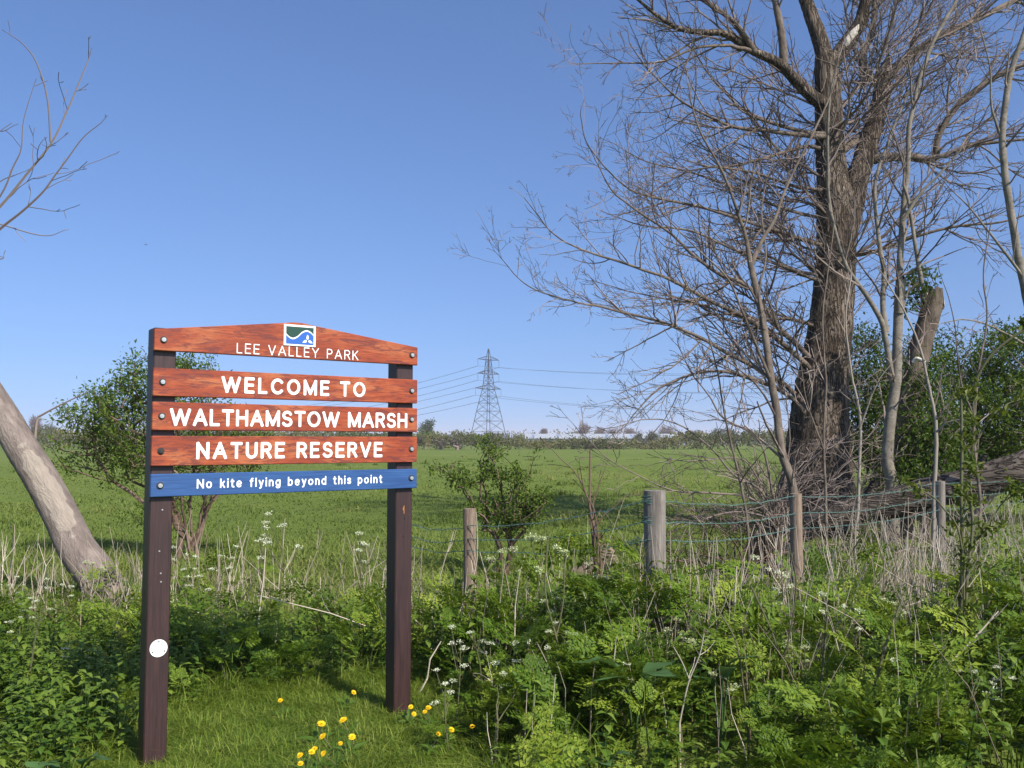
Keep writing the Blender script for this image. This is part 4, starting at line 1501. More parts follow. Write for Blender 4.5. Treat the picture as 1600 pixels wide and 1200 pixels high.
def far_tree(px, ytop, ybase, wpx, Y, kind, label, seed, group):
    g = np.random.default_rng(seed)
    base = P(px, 690, Y)
    base[2] = 0
    zt = float(P(px, ytop, Y)[2])
    r = wpx / 2 * Y / F
    e = empty('distant_tree', base, label, 'tree', group)
    cz = zt * .60
    nb = 6
    blobs = []
    for i in range(nb):
        a = g.uniform(0, 2 * PI)
        blobs.append((base[0] + math.cos(a) * r * .5, Y + math.sin(a) * r * .5, cz + g.uniform(-.25, .22) * zt, r * .55, r * .55, zt * .22))
    blobs.append((base[0], Y, zt * .75, r * .55, r * .5, zt * .25))
    tg = blob_points(g, blobs, 110 if kind != 'bare' else 260)
    segs, A, w = web_tree([base, base + (0, 0, zt * .12), base + (0, 0, zt * .25)], tg, g, .035 if kind != 'bare' else .05, .5, .5)
    T = Tubes()
    for p_, r_ in segs:
        T.add(p_, list(r_), g.random(), 4)
    tk = MB()
    tubes(tk, np.array([base - (0, 0, .3), base + (0, 0, zt * .12), base + (0, 0, zt * .25)])[None], np.array([[.04, .03, .026]]) * zt, 8, .3)
    wpart(tk, 'trunk', M['bark'], e)
    m = MB()
    T.flush(m)
    if kind == 'bare':
        n = 1500
        k = g.integers(3, len(A), n)
        d = rand_dirs(g, n, .6)
        L = g.uniform(.5, 1.4, n)[:, None] * zt / 9
        q = np.stack([A[k], A[k] + d * L * .5, A[k] + d * L + (0, 0, .1)], 1)
        tubes(m, q, np.broadcast_to([.045, .035, .02], (n, 3)) * zt / 9, 3, g.random(n))
    else:
        n = 1500
        k = g.integers(3, len(A), n)
        pos = A[k] + g.normal(0, zt * .045, (n, 3))
        leaves(m, pos, rand_dirs(g, n, .2), rand_dirs(g, n, .7), g.uniform(.6, 1.2, n) * zt * .07, g.uniform(.4, .7, n) * zt * .055, np.clip(g.normal(.5, .25, n), 0, 1), 1)
    wpart(m, 'crown', [M['twig_far'], M['leaf_far_green' if kind == 'green' else 'leaf_far']], e)


GT = 'trees along the far edge of the marsh'
far_trees = [
    (671, 655, 700, 36, 260, 'leafy', 'tallest rounded leafy tree on the far hedge, just right of the sign'),
    (664, 670, 700, 40, 200, 'green', 'bright fresh green tree below the tall rounded one at the far hedge'),
    (650, 680, 702, 30, 178, 'leafy', 'low dull bush peeping out behind the right leg of the sign'),
    (690, 681, 702, 34, 174, 'leafy', 'low grey green bush in front of the bright green far tree'),
    (714, 681, 702, 34, 172, 'leafy', 'round grey green bush standing proud of the far hedge, left of the pylon'),
    (775, 681, 700, 40, 240, 'leafy', 'olive bush at the foot of the pylon'),
    (808, 679, 700, 30, 240, 'green', 'yellowish green bush between the pylon and the warehouse'),
    (852, 669, 690, 16, 470, 'bare', 'small bare tree above the left end of the warehouse roof'),
    (911, 658, 690, 24, 470, 'bare', 'tallest bare round tree above the warehouse roof'),
    (938, 666, 690, 20, 480, 'bare', 'bare reddish tree just right of the tallest one above the warehouse'),
    (962, 669, 690, 26, 480, 'bare', 'middle bare tree of the reddish row above the warehouse'),
    (985, 669, 690, 26, 480, 'bare', 'last bare tree of the reddish row above the warehouse'),
    (997, 673, 700, 14, 300, 'leafy', 'small dark green tree over the right part of the warehouse roof'),
    (1018, 672, 700, 30, 230, 'leafy', 'olive tree on the far hedge right of the small dark one'),
    (1040, 664, 692, 30, 470, 'bare', 'bare brown tree far behind the hanging branch tips'),
    (1085, 672, 700, 40, 400, 'bare', 'bare bushy tree far off behind the arching shrub'),
    (1130, 668, 700, 40, 330, 'leafy', 'dull leafy tree far off left of the slim grey tree'),
    (52, 650, 690, 26, 330, 'bare', 'hazy bare tree seen past the leaning trunk'),
    (78, 662, 690, 22, 330, 'leafy', 'small hazy leafy tree between the leaning trunk and the green bush'),
    (22, 668, 690, 36, 340, 'leafy', 'hazy wide tree half hidden by the leaning trunk'),
]
for i, (px, yt, yb, w, Y, kind, lab) in enumerate(far_trees):
    far_tree(px, yt, yb, w, Y, kind, lab, 300 + i, GT)

m = MB()
c = P(228, 382, 60)
for s in (-1, 1):
    m.add([c + (0, 0, .01), c + (s * .05, .03, .03), c + (s * .13, .02, .012), c + (s * .06, -.03, .02), c + (0, -.03, .012)], [(0, 1, 3, 4), (1, 2, 3)])
tubes(m, np.array([c + (-.09, 0, 0), c + (-.05, 0, 0), c, c + (.06, 0, .005), c + (.085, 0, .01)])[None], np.array([[.004, .022, .028, .02, .004]]), 8, .5)
tag(m.build('bird', M['bird'], loc=c), 'tiny dark bird flying in the clear sky above the sign', 'bird')


# ------------------------------------------------------------------ low plants: prototypes
def quad_strip(pts, w, nrm=(0, 0, 1)):
    pts = np.asarray(pts, float)
    d = np.gradient(pts, axis=0)
    s = np.cross(d, nrm)
    s /= np.linalg.norm(s, axis=1, keepdims=True) + 1e-9
    w = np.asarray(w)[:, None] / 2
    return pts + s * w, pts - s * w


def frond_proto(g, pairs, sub):
    """one feathery leaf, length 1, along +x"""
    m = MB()
    zc = lambda u: .16 * math.sin(PI * min(u, 1) * .8) - .16 * u * u
    u = np.linspace(0, 1, 6)
    a, b = quad_strip([(x, 0, zc(x)) for x in u], np.linspace(.022, .004, 6))
    m.add(np.vstack([a, b]), np.array([(i, i + 1, 7 + i, 6 + i) for i in range(5)]), .55)
    P_, D_, N_, L_, W_ = [], [], [], [], []
    for x in np.linspace(.26, .96, pairs):
        lp = .46 * (1 - (x - .26) / .80) ** .85
        for s in (-1, 1):
            an = math.radians(62 - 26 * x) + g.normal(0, .08)
            d = np.array((math.cos(an), s * math.sin(an), g.normal(-.05, .12)))
            d /= np.linalg.norm(d)
            up = np.array((g.normal(0, .2), g.normal(0, .2), 1.0))
            sd = np.cross(up, d)
            sd /= np.linalg.norm(sd)
            o = np.array((x, 0, zc(x)))
            for q in np.linspace(.22, .9, sub):
                ll = lp * .42 * (1 - .62 * q) + .012
                for s2 in (-1, 1):
                    P_.append(o + d * lp * q)
                    D_.append(d * .62 + sd * s2 * .78 + (0, 0, g.normal(-.05, .2)))
                    N_.append(up + g.normal(0, .25, 3))
                    L_.append(ll)
                    W_.append(ll * .42)
            P_.append(o + d * lp * .86)
            D_.append(d)
            N_.append(up)
            L_.append(lp * .24 + .02)
            W_.append(lp * .12 + .012)
    leaves(m, P_, D_, N_, np.array(L_), np.array(W_), np.clip(g.normal(.5, .12, len(P_)), 0, 1), 0, .12)
    return m


def ovate(m, p, d, up, L, W, tint, mat=0, droop=.25):
    """toothed oval leaf of eight faces"""
    d = np.asarray(d, float)
    d /= np.linalg.norm(d)
    s = np.cross(d, up)
    s /= np.linalg.norm(s) + 1e-9
    nrm = np.cross(s, d)
    pr = [0, .55, 1.0, .78, .42, 0]
    xs = np.linspace(0, 1, 6)
    c, l, r = [], [], []
    for x, w in zip(xs, pr):
        q = np.asarray(p) + d * L * x - nrm * droop * L * x * x
        c.append(q)
        l.append(q + s * W * .5 * w + nrm * W * .13 * w - d * L * .04 * (w > 0))
        r.append(q - s * W * .5 * w + nrm * W * .13 * w - d * L * .04 * (w > 0))
    v = np.vstack([c, l, r])
    f = []
    for i in range(5):
        f += [(i, i + 1, 7 + i, 6 + i), (12 + i, 13 + i, i + 1, i)]
    m.add(v, np.array(f), tint, mat)


def nettle_proto(g):
    m = MB()
    T = Tubes()
    bend = g.normal(0, .06, 2)
    pt = lambda u: np.array((bend[0] * u * u, bend[1] * u * u, u))
    T.add([pt(u) for u in (0, .35, .7, 1)], [.011, .010, .008, .004], .25, 4)
    T.flush(m)
    a0 = g.uniform(0, PI)
    for i, u in enumerate(np.linspace(.28, 1.0, 7)):
        for s in (0, PI):
            a = a0 + (i % 2) * PI / 2 + s + g.normal(0, .2)
            L = .30 * (1.15 - .6 * u) + .02
            d = (math.cos(a), math.sin(a), g.uniform(-.2, .35))
            ovate(m, pt(u), d, (0, 0, 1), L, L * .62, float(np.clip(g.normal(.35 + .35 * u, .12), 0, 1)), 0, g.uniform(.1, .45))
    return m


def frame(az, el, roll):
    X = np.stack([np.cos(el) * np.cos(az), np.cos(el) * np.sin(az), np.sin(el)], -1)
    Y = np.stack([-np.sin(az), np.cos(az), 0 * az], -1)
    Z = np.cross(X, Y)
    c, s = np.cos(roll)[:, None], np.sin(roll)[:, None]
    return X, c * Y + s * Z, -s * Y + c * Z


def scatter(dst, proto, pos, az, el, roll, sc, tshift, mat=0, up=False):
    """copies of a prototype's faces; up: the prototype stands along +z"""
    v = np.concatenate(proto.v)
    t = np.concatenate(proto.t)
    X, Y, Z = frame(az, el, roll)
    if up:
        X, Y, Z = -Z, Y, X
    s = np.asarray(sc)
    if s.ndim == 1:
        s = np.repeat(s[:, None], 3, 1)
    V = pos[:, None] + (v[None, :, 0, None] * (X * s[:, :1])[:, None] + v[None, :, 1, None] * (Y * s[:, 1:2])[:, None] + v[None, :, 2, None] * (Z * s[:, 2:])[:, None])
    n, M_ = len(v), len(pos)
    base = dst.n
    dst.v.append(V.reshape(-1, 3))
    dst.t.append(np.clip(t[None] + np.asarray(tshift)[:, None], 0, 1).ravel())
    off = (np.arange(M_) * n)[:, None, None]
    for (k, mm), gl in proto.f.items():
        fc = np.concatenate(gl)
        dst.f.setdefault((k, mat), []).append((fc[None] + off).reshape(-1, k) + base)
    dst.n += M_ * n


def grass_blades(m, base, ht, wd, az, bend, tint, segs=3, mat=0):
    """curved blades; all arguments are arrays"""
    N = len(base)
    u = np.linspace(0, 1, segs + 1)
    out = np.stack([np.cos(az), np.sin(az), 0 * az], 1)
    side = np.stack([-np.sin(az), np.cos(az), 0 * az], 1)
    c = base[:, None] + out[:, None] * (bend * ht)[:, None, None] * (u ** 2)[None, :, None]
    c[:, :, 2] += ht[:, None] * (u * (1 - .35 * np.clip(bend, 0, 1.4)[:, None] * u))
    w = wd[:, None] * (1 - u ** 1.6)[None] * .5
    l = c[:, :-1] + side[:, None] * w[:, :-1, None]
    r = c[:, :-1] - side[:, None] * w[:, :-1, None]
    V = np.concatenate([l, r, c[:, -1:]], 1)
    s = segs
    f4 = np.array([(i, i + 1, s + i + 1, s + i) for i in range(s - 1)])
    f3 = np.array([(s - 1, 2 * s, 2 * s - 1)])
    b = (np.arange(N) * (2 * s + 1))[:, None, None]
    base_n = m.n
    m.v.append(V.reshape(-1, 3))
    m.t.append(np.repeat(tint, 2 * s + 1))
    if s > 1:
        m.f.setdefault((4, mat), []).append((f4[None] + b).reshape(-1, 4) + base_n)
    m.f.setdefault((3, mat), []).append((f3[None] + b).reshape(-1, 3) + base_n)
    m.n += N * (2 * s + 1)


# ------------------------------------------------------------------ where what grows
FX = np.array([-9, -4, -.98, -.316, .975, 2.457, 4.737, 7.6, 14])
FY = np.array([9.0, 8.6, 8.15, 7.0, 6.2, 7.8, 10.0, 12.7, 18])


def fence_y(x):
    return np.interp(x, FX, FY)


def lawn(x, y):
    """1 on the short grass between and in front of the sign's legs, falling to 0 outside"""
    xl = np.interp(y, [3.5, 4.3, 5.0, 5.8], [-1.95, -1.95, -1.95, -1.55])
    xr = np.interp(y, [3.5, 4.2, 5.0, 5.8], [-.05, -.08, -.20, -.50])
    d = np.minimum(np.minimum(x - xl, xr - x), 5.72 + .1 * np.sin(x * 5) - y)
    return np.clip(d / .12 + .5, 0, 1)


def in_view(x, y, pad=.9):
    return np.abs(x) < .60 * y + pad


def weed_h(x, y):
    """height of the weeds"""
    h = .30 + .20 * np.clip((y - 3.6) / 2.2, 0, 1)
    h = h + .06 * np.sin(x * 2.1 + y) + .05 * np.sin(x * 4.3 - y * 3.1)
    h = h * np.where(x > .5, np.clip(1 - .35 * (y - 5.9) / .6, .65, 1), 1) * np.where((x > -.3) & (x < 1.3) & (y > 5.5), 1.22, 1) * np.where(x > 1.8, 1 + .3 * np.clip((x - 1.8) / 1.5, 0, 1), 1)
    left = np.clip((-.4 - x) / .3, 0, 1)
    h = h * (1 - left) + left * (.17 + .13 * np.clip((y - 5.3) / .9, 0, 1) + .04 * np.sin(x * 5 + y * 4))
    return h * (1 - .75 * lawn(x, y))


def spots(g, n, x0, x1, y0, y1, prob):
    x = g.uniform(x0, x1, n)
    y = g.uniform(y0, y1, n)
    k = (g.random(n) < prob(x, y)) & in_view(x, y)
    return x[k], y[k]


g = np.random.default_rng(500)
# feathery cow parsley leaves
near_p = [frond_proto(g, 8, 5) for _ in range(5)]
far_p = [frond_proto(g, 6, 3) for _ in range(4)]


def weedy(x, y):
    fy = fence_y(x)
    p = np.where(y < fy - .2, 1.0, np.clip(1 - (y - fy + .2) / .9, 0, 1) * .8)
    p = np.where((x > .5) & (y > 5.9), p * np.clip(1.0 - (y - 5.9) / 1.4, .5, 1), p)
    p = np.where((x < -.3) & (y > 6.9), p * .35, p)
    p = p * (1 - lawn(x, y))
    clump = .50 + .6 * np.sin(x * 3.1 + 2 * np.sin(y * 2.3)) * np.sin(y * 3.7 + x)
    return p * np.clip(clump, .14, 1)


und = MB()
x, y = spots(g, 3000, -6, 7.5, 2.3, 9.5, lambda x, y: weedy(x, y) * np.where((x < -1.7) & (y < 5.6), .9, 1))
k = g.integers(6, 12, len(x))
cx, cy = np.repeat(x, k), np.repeat(y, k)
N = len(cx)
ch = weed_h(cx, cy) * np.repeat(g.uniform(.55, 1.4, len(x)), k)
hz = ch * g.uniform(.05, .85, N)
az = g.uniform(0, 2 * PI, N)
el = g.uniform(.05, 1.0, N)
L = g.uniform(.10, .34, N) * np.clip(ch / .38, .6, 1.25)
pos = np.stack([cx + np.cos(az) * .03 + g.normal(0, .03, N), cy + np.sin(az) * .03 + g.normal(0, .03, N), ground_z(cx, cy) + hz], 1)
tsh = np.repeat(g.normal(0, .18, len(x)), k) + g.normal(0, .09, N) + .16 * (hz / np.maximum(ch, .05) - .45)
which = g.integers(0, 5, N)
isfar = cy > 6.0
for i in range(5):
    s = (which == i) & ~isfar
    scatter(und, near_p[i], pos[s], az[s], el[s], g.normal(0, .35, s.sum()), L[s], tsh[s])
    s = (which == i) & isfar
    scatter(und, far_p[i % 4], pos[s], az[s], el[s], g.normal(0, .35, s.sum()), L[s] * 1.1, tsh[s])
# stalks carrying them
T = Tubes()
for xx, yy, hh in zip(x, y, weed_h(x, y)):
    lean = g.normal(0, .06, 2)
    zz = float(ground_z(xx, yy))
    T.add([(xx, yy, zz), (xx + lean[0] * .4, yy + lean[1] * .4, zz + hh * .5), (xx + lean[0], yy + lean[1], zz + hh * .95)], [.005, .004, .0025], g.random(), 3)
T.flush(und, 1)
tag(und.build('undergrowth', [M['frond'], M['stem']]), 'deep feathery green weeds round and behind the sign', 'undergrowth', kind='stuff')

# nettles and other broad leaved weeds
net = MB()
pr = [nettle_proto(g) for _ in range(5)]


def nettly(x, y):
    p = np.where((x < -.3) & (y > 5.4) & (y < 7.4), .9, 0.0)
    p = np.where((x < -1.75) & (y < 7.4), 1.0, p)
    p = np.where((x > -.3) & (y < 6.8), .42, p)
    p = np.where((x > 2.2) & (y < 6.4), .5, p)
    return p * (1 - lawn(x, y)) * (y < fence_y(x) + .3)


x, y = spots(g, 3400, -6, 6.5, 2.4, 9, nettly)
x2, y2 = spots(g, 380, -3.7, -1.85, 3.2, 5.9, lambda x, y: 1 - lawn(x, y))
x, y = np.append(x, x2), np.append(y, y2)
w = g.integers(0, 5, len(x))
hh = (weed_h(x, y) * 1.05 + .04 + .05 * (x < -1.85) * (y < 5.6)) * g.uniform(.7, 1.2, len(x))
pos = np.stack([x, y, ground_z(x, y)], 1)
for i in range(5):
    s = w == i
    n = s.sum()
    sc = np.stack([hh[s] * .25 + .16, hh[s] * .25 + .16, hh[s]], 1)
    scatter(net, pr[i], pos[s], g.uniform(0, 6.28, n), PI / 2 + g.normal(0, .1, n), g.uniform(0, 6.28, n), np.stack([hh[s] * .3 + .15] * 2 + [hh[s]], 1)[:, [0, 1, 2]], g.normal(0, .12, n), up=True)
tag(net.build('nettles', M['nettle']), 'bed of nettles and leafy weeds in the shade of the sign', 'nettles', kind='stuff')

# short grass round the sign's legs, longer grass among the weeds
gr = MB()
x, y = spots(g, 80000, -2.3, .25, 3.3, 6.1, lambda x, y: np.clip(lawn(x, y) * 1.0 + .1, 0, 1))
n = len(x)
base = np.stack([x, y, ground_z(x, y) - .005], 1)
tuft = .6 + .5 * np.sin(x * 7 + 3 * np.sin(y * 5)) * np.sin(y * 8 + x * 2)
edge = 1 - lawn(x, y)
grass_blades(gr, base, (g.uniform(.05, .13, n) * (.7 + .5 * np.clip(tuft, 0, 1)) + edge * .12), g.uniform(.003, .0075, n), g.uniform(0, 2 * PI, n), g.uniform(.3, 2.2, n), np.clip(g.normal(.48, .28, n) + .25 * tuft - .15, 0, 1))
x, y = spots(g, 9000, -6, 6.5, 2.5, 8.5, lambda x, y: weedy(x, y) * .5 * np.where(np.sin(x * 2.6 + 1.3) * np.sin(y * 3.3) > .1, 1.0, .12))
x2, y2 = spots(g, 500, -3.7, -1.8, 3.2, 5.8, lambda x, y: .5 * (1 - lawn(x, y)))
x, y = np.append(x, x2), np.append(y, y2)
k = 5
x, y = np.repeat(x, k) + g.normal(0, .03, len(x) * k), np.repeat(y, k) + g.normal(0, .03, len(y) * k)
n = len(x)
grass_blades(gr, np.stack([x, y, ground_z(x, y)], 1), weed_h(x, y) * g.uniform(.6, 1.25, n), g.uniform(.005, .010, n), g.uniform(0, 2 * PI, n), g.uniform(.2, 1.1, n), np.clip(g.normal(.4, .2, n), 0, 1), 4)
tag(gr.build('short_grass', M['grass']), 'short bright grass between and in front of the legs of the sign', 'grass', kind='stuff')

# meadow grass beyond the fence
md = MB()
N = 150000
d = 6.0 * (60 / 6.0) ** (g.random(N) ** 1.15)
x = g.uniform(-1, 1, N) * (.62 * d + 1.2)
keep = (d > fence_y(x) - 1.0) | (d > 9)
x, d = x[keep], d[keep]
N = len(x)
pn = .5 + .3 * np.sin(x * .33 + 2 * np.sin(d * .17)) + .3 * np.sin(d * .31 + x * .21 + np.sin(x * .15))
ht = (.06 + .10 * g.random(N)) * (1 + .5 * pn) * np.clip(1 + (12 - d) * .05, .8, 1.5)
ht = ht * np.clip(1.15 - .014 * d, .45, 1.1)
dry = g.random(N) < .03
tn = np.clip(.18 + .5 * pn + g.normal(0, .09, N), 0, 1)
grass_blades(md, np.stack([x, d, ground_z(x, d) - .01], 1), ht, np.clip(.004 + .0009 * d, .006, .12) * g.uniform(.7, 1.3, N), g.uniform(0, 2 * PI, N), g.uniform(.5, 2.2, N), tn, 2)
# rush tussocks and dry tufts
nt_ = 150
ty = 11 + 80 * g.random(nt_) ** 1.4
tx = g.uniform(-1, 1, nt_) * .62 * ty
k = 46
x = np.repeat(tx, k) + g.normal(0, .16, nt_ * k) * np.repeat(g.uniform(.5, 2.2, nt_), k)
d = np.repeat(ty, k) + g.normal(0, .12, nt_ * k)
n = len(x)
grass_blades(md, np.stack([x, d, ground_z(x, d)], 1), g.uniform(.14, .32, n) * np.repeat(g.uniform(.5, 1.1, nt_), k), .008 + .0006 * d, g.uniform(0, 2 * PI, n), g.uniform(.3, 1.3, n), np.clip(np.repeat(g.choice([0, .1, .2, 1.0], nt_), k) + g.normal(0, .1, n), 0, 1), 3)
tag(md.build('meadow_grass', M['meadow']), 'green marsh grass stretching from the fence to the far hedge', 'grass', kind='stuff')

# dry pale stalks of last year
R = random.Random(77)
T = Tubes()


def stalky(x, y):
    e = y - fence_y(x)
    band = np.exp(-((e + .35) / .75) ** 2)
    band = np.where(x > 1.0, np.exp(-((e + 1.1) / (1.5 + .45 * np.sin(x * 2.3))) ** 2), band)
    dens = np.interp(x, [-6, -3.5, -2.6, -1, .2, .9, 1.2, 2, 5, 7], [.6, .65, .55, .5, .5, .85, .95, .9, .8, .7])
    return band * dens * (.25 + .75 * (np.sin(x * 5.3 + 2 * np.sin(y * 3)) * np.sin(y * 4.1 + x) > -.15))


x, y = spots(g, 8400, -5.8, 7.5, 5.3, 11, stalky)
for xx, yy in zip(x, y):
    z0 = gz(xx, yy)
    tall = .44 + .10 * min(1, max(0, (xx + .2) / 1.2))
    h = tall * R.uniform(.35, 1.9)
    lx, ly = R.gauss(0, .16) * h, R.gauss(0, .16) * h
    if R.random() < .14:
        lx, ly = R.gauss(0, .7) * h, R.gauss(0, .5) * h
        h *= .7
    kx, ky = R.gauss(0, .03), R.gauss(0, .03)
    pts = [(xx, yy, z0), (xx + lx * .3 + kx, yy + ly * .3 + ky, z0 + h * .36), (xx + lx * .65 - kx * .5, yy + ly * .65, z0 + h * .7), (xx + lx, yy + ly, z0 + h)]
    r0 = R.uniform(.0018, .0048)
    tn = min(1, max(0, R.gauss(.62, .25)))
    T.add(pts, [r0, r0 * .95, r0 * .85, r0 * .55], tn, 4)
    if R.random() < .45:
        for _ in range(R.randint(1, 3)):
            i = R.choice((1, 2, 2))
            b = pts[i]
            a = R.uniform(0, 6.28)
            q = R.uniform(.06, .22)
            T.add([b, (b[0] + math.cos(a) * q * .5, b[1] + math.sin(a) * q * .5, b[2] + q * .6), (b[0] + math.cos(a) * q * .8, b[1] + math.sin(a) * q * .8, b[2] + q * 1.3)], [r0 * .6, r0 * .5, r0 * .3], tn, 3)
# thin stalks scattered through the green weeds in front
x, y = spots(g, 420, -.2, 5.5, 3.9, 6.2, lambda x, y: .55 * (1 - lawn(x, y)))
for xx, yy in zip(x, y):
    h = float(weed_h(xx, yy)) * R.uniform(.9, 1.7) + .05
    lx, ly = R.gauss(0, .22) * h, R.gauss(0, .2) * h
    r0 = R.uniform(.0016, .0034)
    T.add([(xx, yy, 0), (xx + lx * .3, yy + ly * .3, h * .4), (xx + lx * .6 + R.gauss(0, .01), yy + ly * .6, h * .72), (xx + lx, yy + ly, h)], [r0, r0, r0 * .8, r0 * .4], min(1, max(0, R.gauss(.45, .3))), 4)
st = T.flush(MB())
# fine dry grass round the thick corner post and through the band
x, y = spots(g, 5000, -5, 7, 5.4, 10.5, lambda x, y: stalky(x, y) * .8)
xe = .975 + g.normal(0, .14, 500)
ye = 6.05 + g.normal(0, .07, 500)
x, y = np.append(x, xe), np.append(y, ye)
n = len(x)
grass_blades(st, np.stack([x, y, ground_z(x, y)], 1), g.uniform(.25, .62, n), g.uniform(.003, .006, n), g.uniform(0, 2 * PI, n), g.uniform(.1, .9, n), np.clip(g.normal(.6, .25, n), 0, 1), 3)
tag(st.build('dry_stalks', M['dry']), 'mass of pale dead stalks standing along the wire fence', 'dry stalks', kind='stuff')

# ------------------------------------------------------------------ single dead stems standing in the weeds
DS = [
    ([(1220, 1130), (1220, 1080), (1221, 1040), (1205, 985), (1173, 915)], [(1221, 1042), (1232, 1000), (1241, 949), (1243, 900), (1232, 850)], 4.7, .009, 'forked grey dead stem, tallest in the weeds below the slim tan fence post', 'stem'),
    ([(1265, 1190), (1269, 1150), (1283, 1067), (1293, 957)], None, 4.5, .010, 'thick upright brown dead stem right of the forked grey one', 'stem'),
    ([(1170, 1180), (1168, 1133), (1160, 1061), (1149, 1000), (1120, 950)], None, 4.5, .007, 'thin leaning dead stem left of the forked grey one', 'stem'),
    ([(1062, 1130), (1064, 1119), (1076, 1066), (1093, 1024), (1100, 990)], [(1078, 1064), (1066, 1035), (1052, 1010)], 4.3, .005, 'pale forked twig among the broad blue green leaves', 'dry'),
    ([(1356, 1185), (1357, 1141), (1361, 1109), (1372, 1053), (1388, 995), (1406, 945)], None, 4.4, .011, 'thick grey green stem with a leafy tip, curving right out of the weeds', 'stem'),
    ([(1425, 1100), (1473, 1048), (1527, 992), (1560, 955)], [(1527, 992), (1545, 985)], 4.9, .007, 'long straw coloured stem lying at a slant across the weeds', 'dry'),
    ([(880, 1180), (880, 1131), (879, 1080), (874, 1020), (868, 992), (852, 925), (856, 840)], [(869, 996), (880, 940), (882, 880)], 5.0, .009, 'tall dark forked stem among the weeds left of the thick fence post', 'stem'),
    ([(842, 1130), (841, 1093), (835, 1055), (826, 1025), (826, 1005)], None, 4.8, .007, 'short curved brown stem with a pale seed head', 'stem'),
    ([(818, 1127), (800, 1100), (783, 1080), (762, 1060)], None, 4.7, .005, 'thin pale stem slanting to the left over the weeds', 'dry'),
    ([(752, 1065), (750, 1040), (745, 1015), (740, 990)], None, 5.0, .006, 'short dark upright stem among the white flowers right of the sign', 'stem'),
    ([(40, 1100), (42, 1085), (50, 1030), (58, 985), (75, 930)], None, 5.2, .007, 'brown dead stem at the edge of the nettles left of the sign', 'stem'),
    ([(1510, 1230), (1511, 1190), (1509, 1120), (1513, 1100), (1526, 1080)], None, 4.2, .007, 'dark upright twig in the weeds below the slanting straw stem', 'stem'),
    ([(775, 1160), (777, 1130), (776, 1110)], None, 4.3, .010, 'short stout brown stump of a stem near the dandelions', 'stem'),
    ([(1010, 960), (1010, 920), (1008, 890), (1006, 860)], None, 5.6, .008, 'dark upright stem standing in front of the thick fence post', 'stem'),
    ([(1295, 935), (1322, 880), (1350, 830), (1372, 790)], None, 5.9, .006, 'long dark twig slanting up through the straw stalks', 'stem'),
    ([(700, 1000), (740, 900), (746, 850), (744, 800)], None, 6.4, .004, 'thin bent straw stalk beside the short tan fence post', 'dry'),
]
for i, (pp, fork, Y, r, lab, mt) in enumerate(DS):
    R = random.Random(900 + i)
    T = Tubes()
    b = P(pp[0][0], 690, Y)
    q = trace(pp, Y, Y + R.uniform(-.1, .1), 4)
    g0 = np.array((q[0][0], Y, gz(q[0][0], Y) - .02))
    q = np.vstack([g0, q]) if q[0][2] > g0[2] + .03 else q
    tnt = R.uniform(.2, .6) if mt == 'stem' else R.uniform(.5, .9)
    T.add(q, taper(len(q), r, r * .5), tnt, 6)
    if fork:
        f = trace(fork, Y, Y - .05, 4)
        T.add(f, taper(len(f), r * .6, r * .3), tnt, 6)
    for _ in range(4):
        j = R.randint(len(q) // 2, len(q) - 2)
        grow(T, tuple(q[j]), vnorm(tuple(np.array(vnorm(tuple(q[j + 1] - q[j]))) + np.array((R.gauss(0, .6), R.gauss(0, .6), .2)))), R.uniform(.05, .16), r * .35, 0, R, rmin=.0012, tint=tnt)
    m = T.flush(MB())
    if mt == 'stem':
        gg = np.random.default_rng(i)
        n = 10
        pos = q[gg.integers(len(q) // 2, len(q), n)]
        leaves(m, pos, rand_dirs(gg, n, .3), rand_dirs(gg, n, 1), gg.uniform(.02, .045, n), gg.uniform(.008, .016, n), gg.random(n), 1)
    tag(m.build('dead_stem', [M[mt], M['leaf_sap']], loc=g0), lab, 'dead stem', 'single dead stems in the weeds')

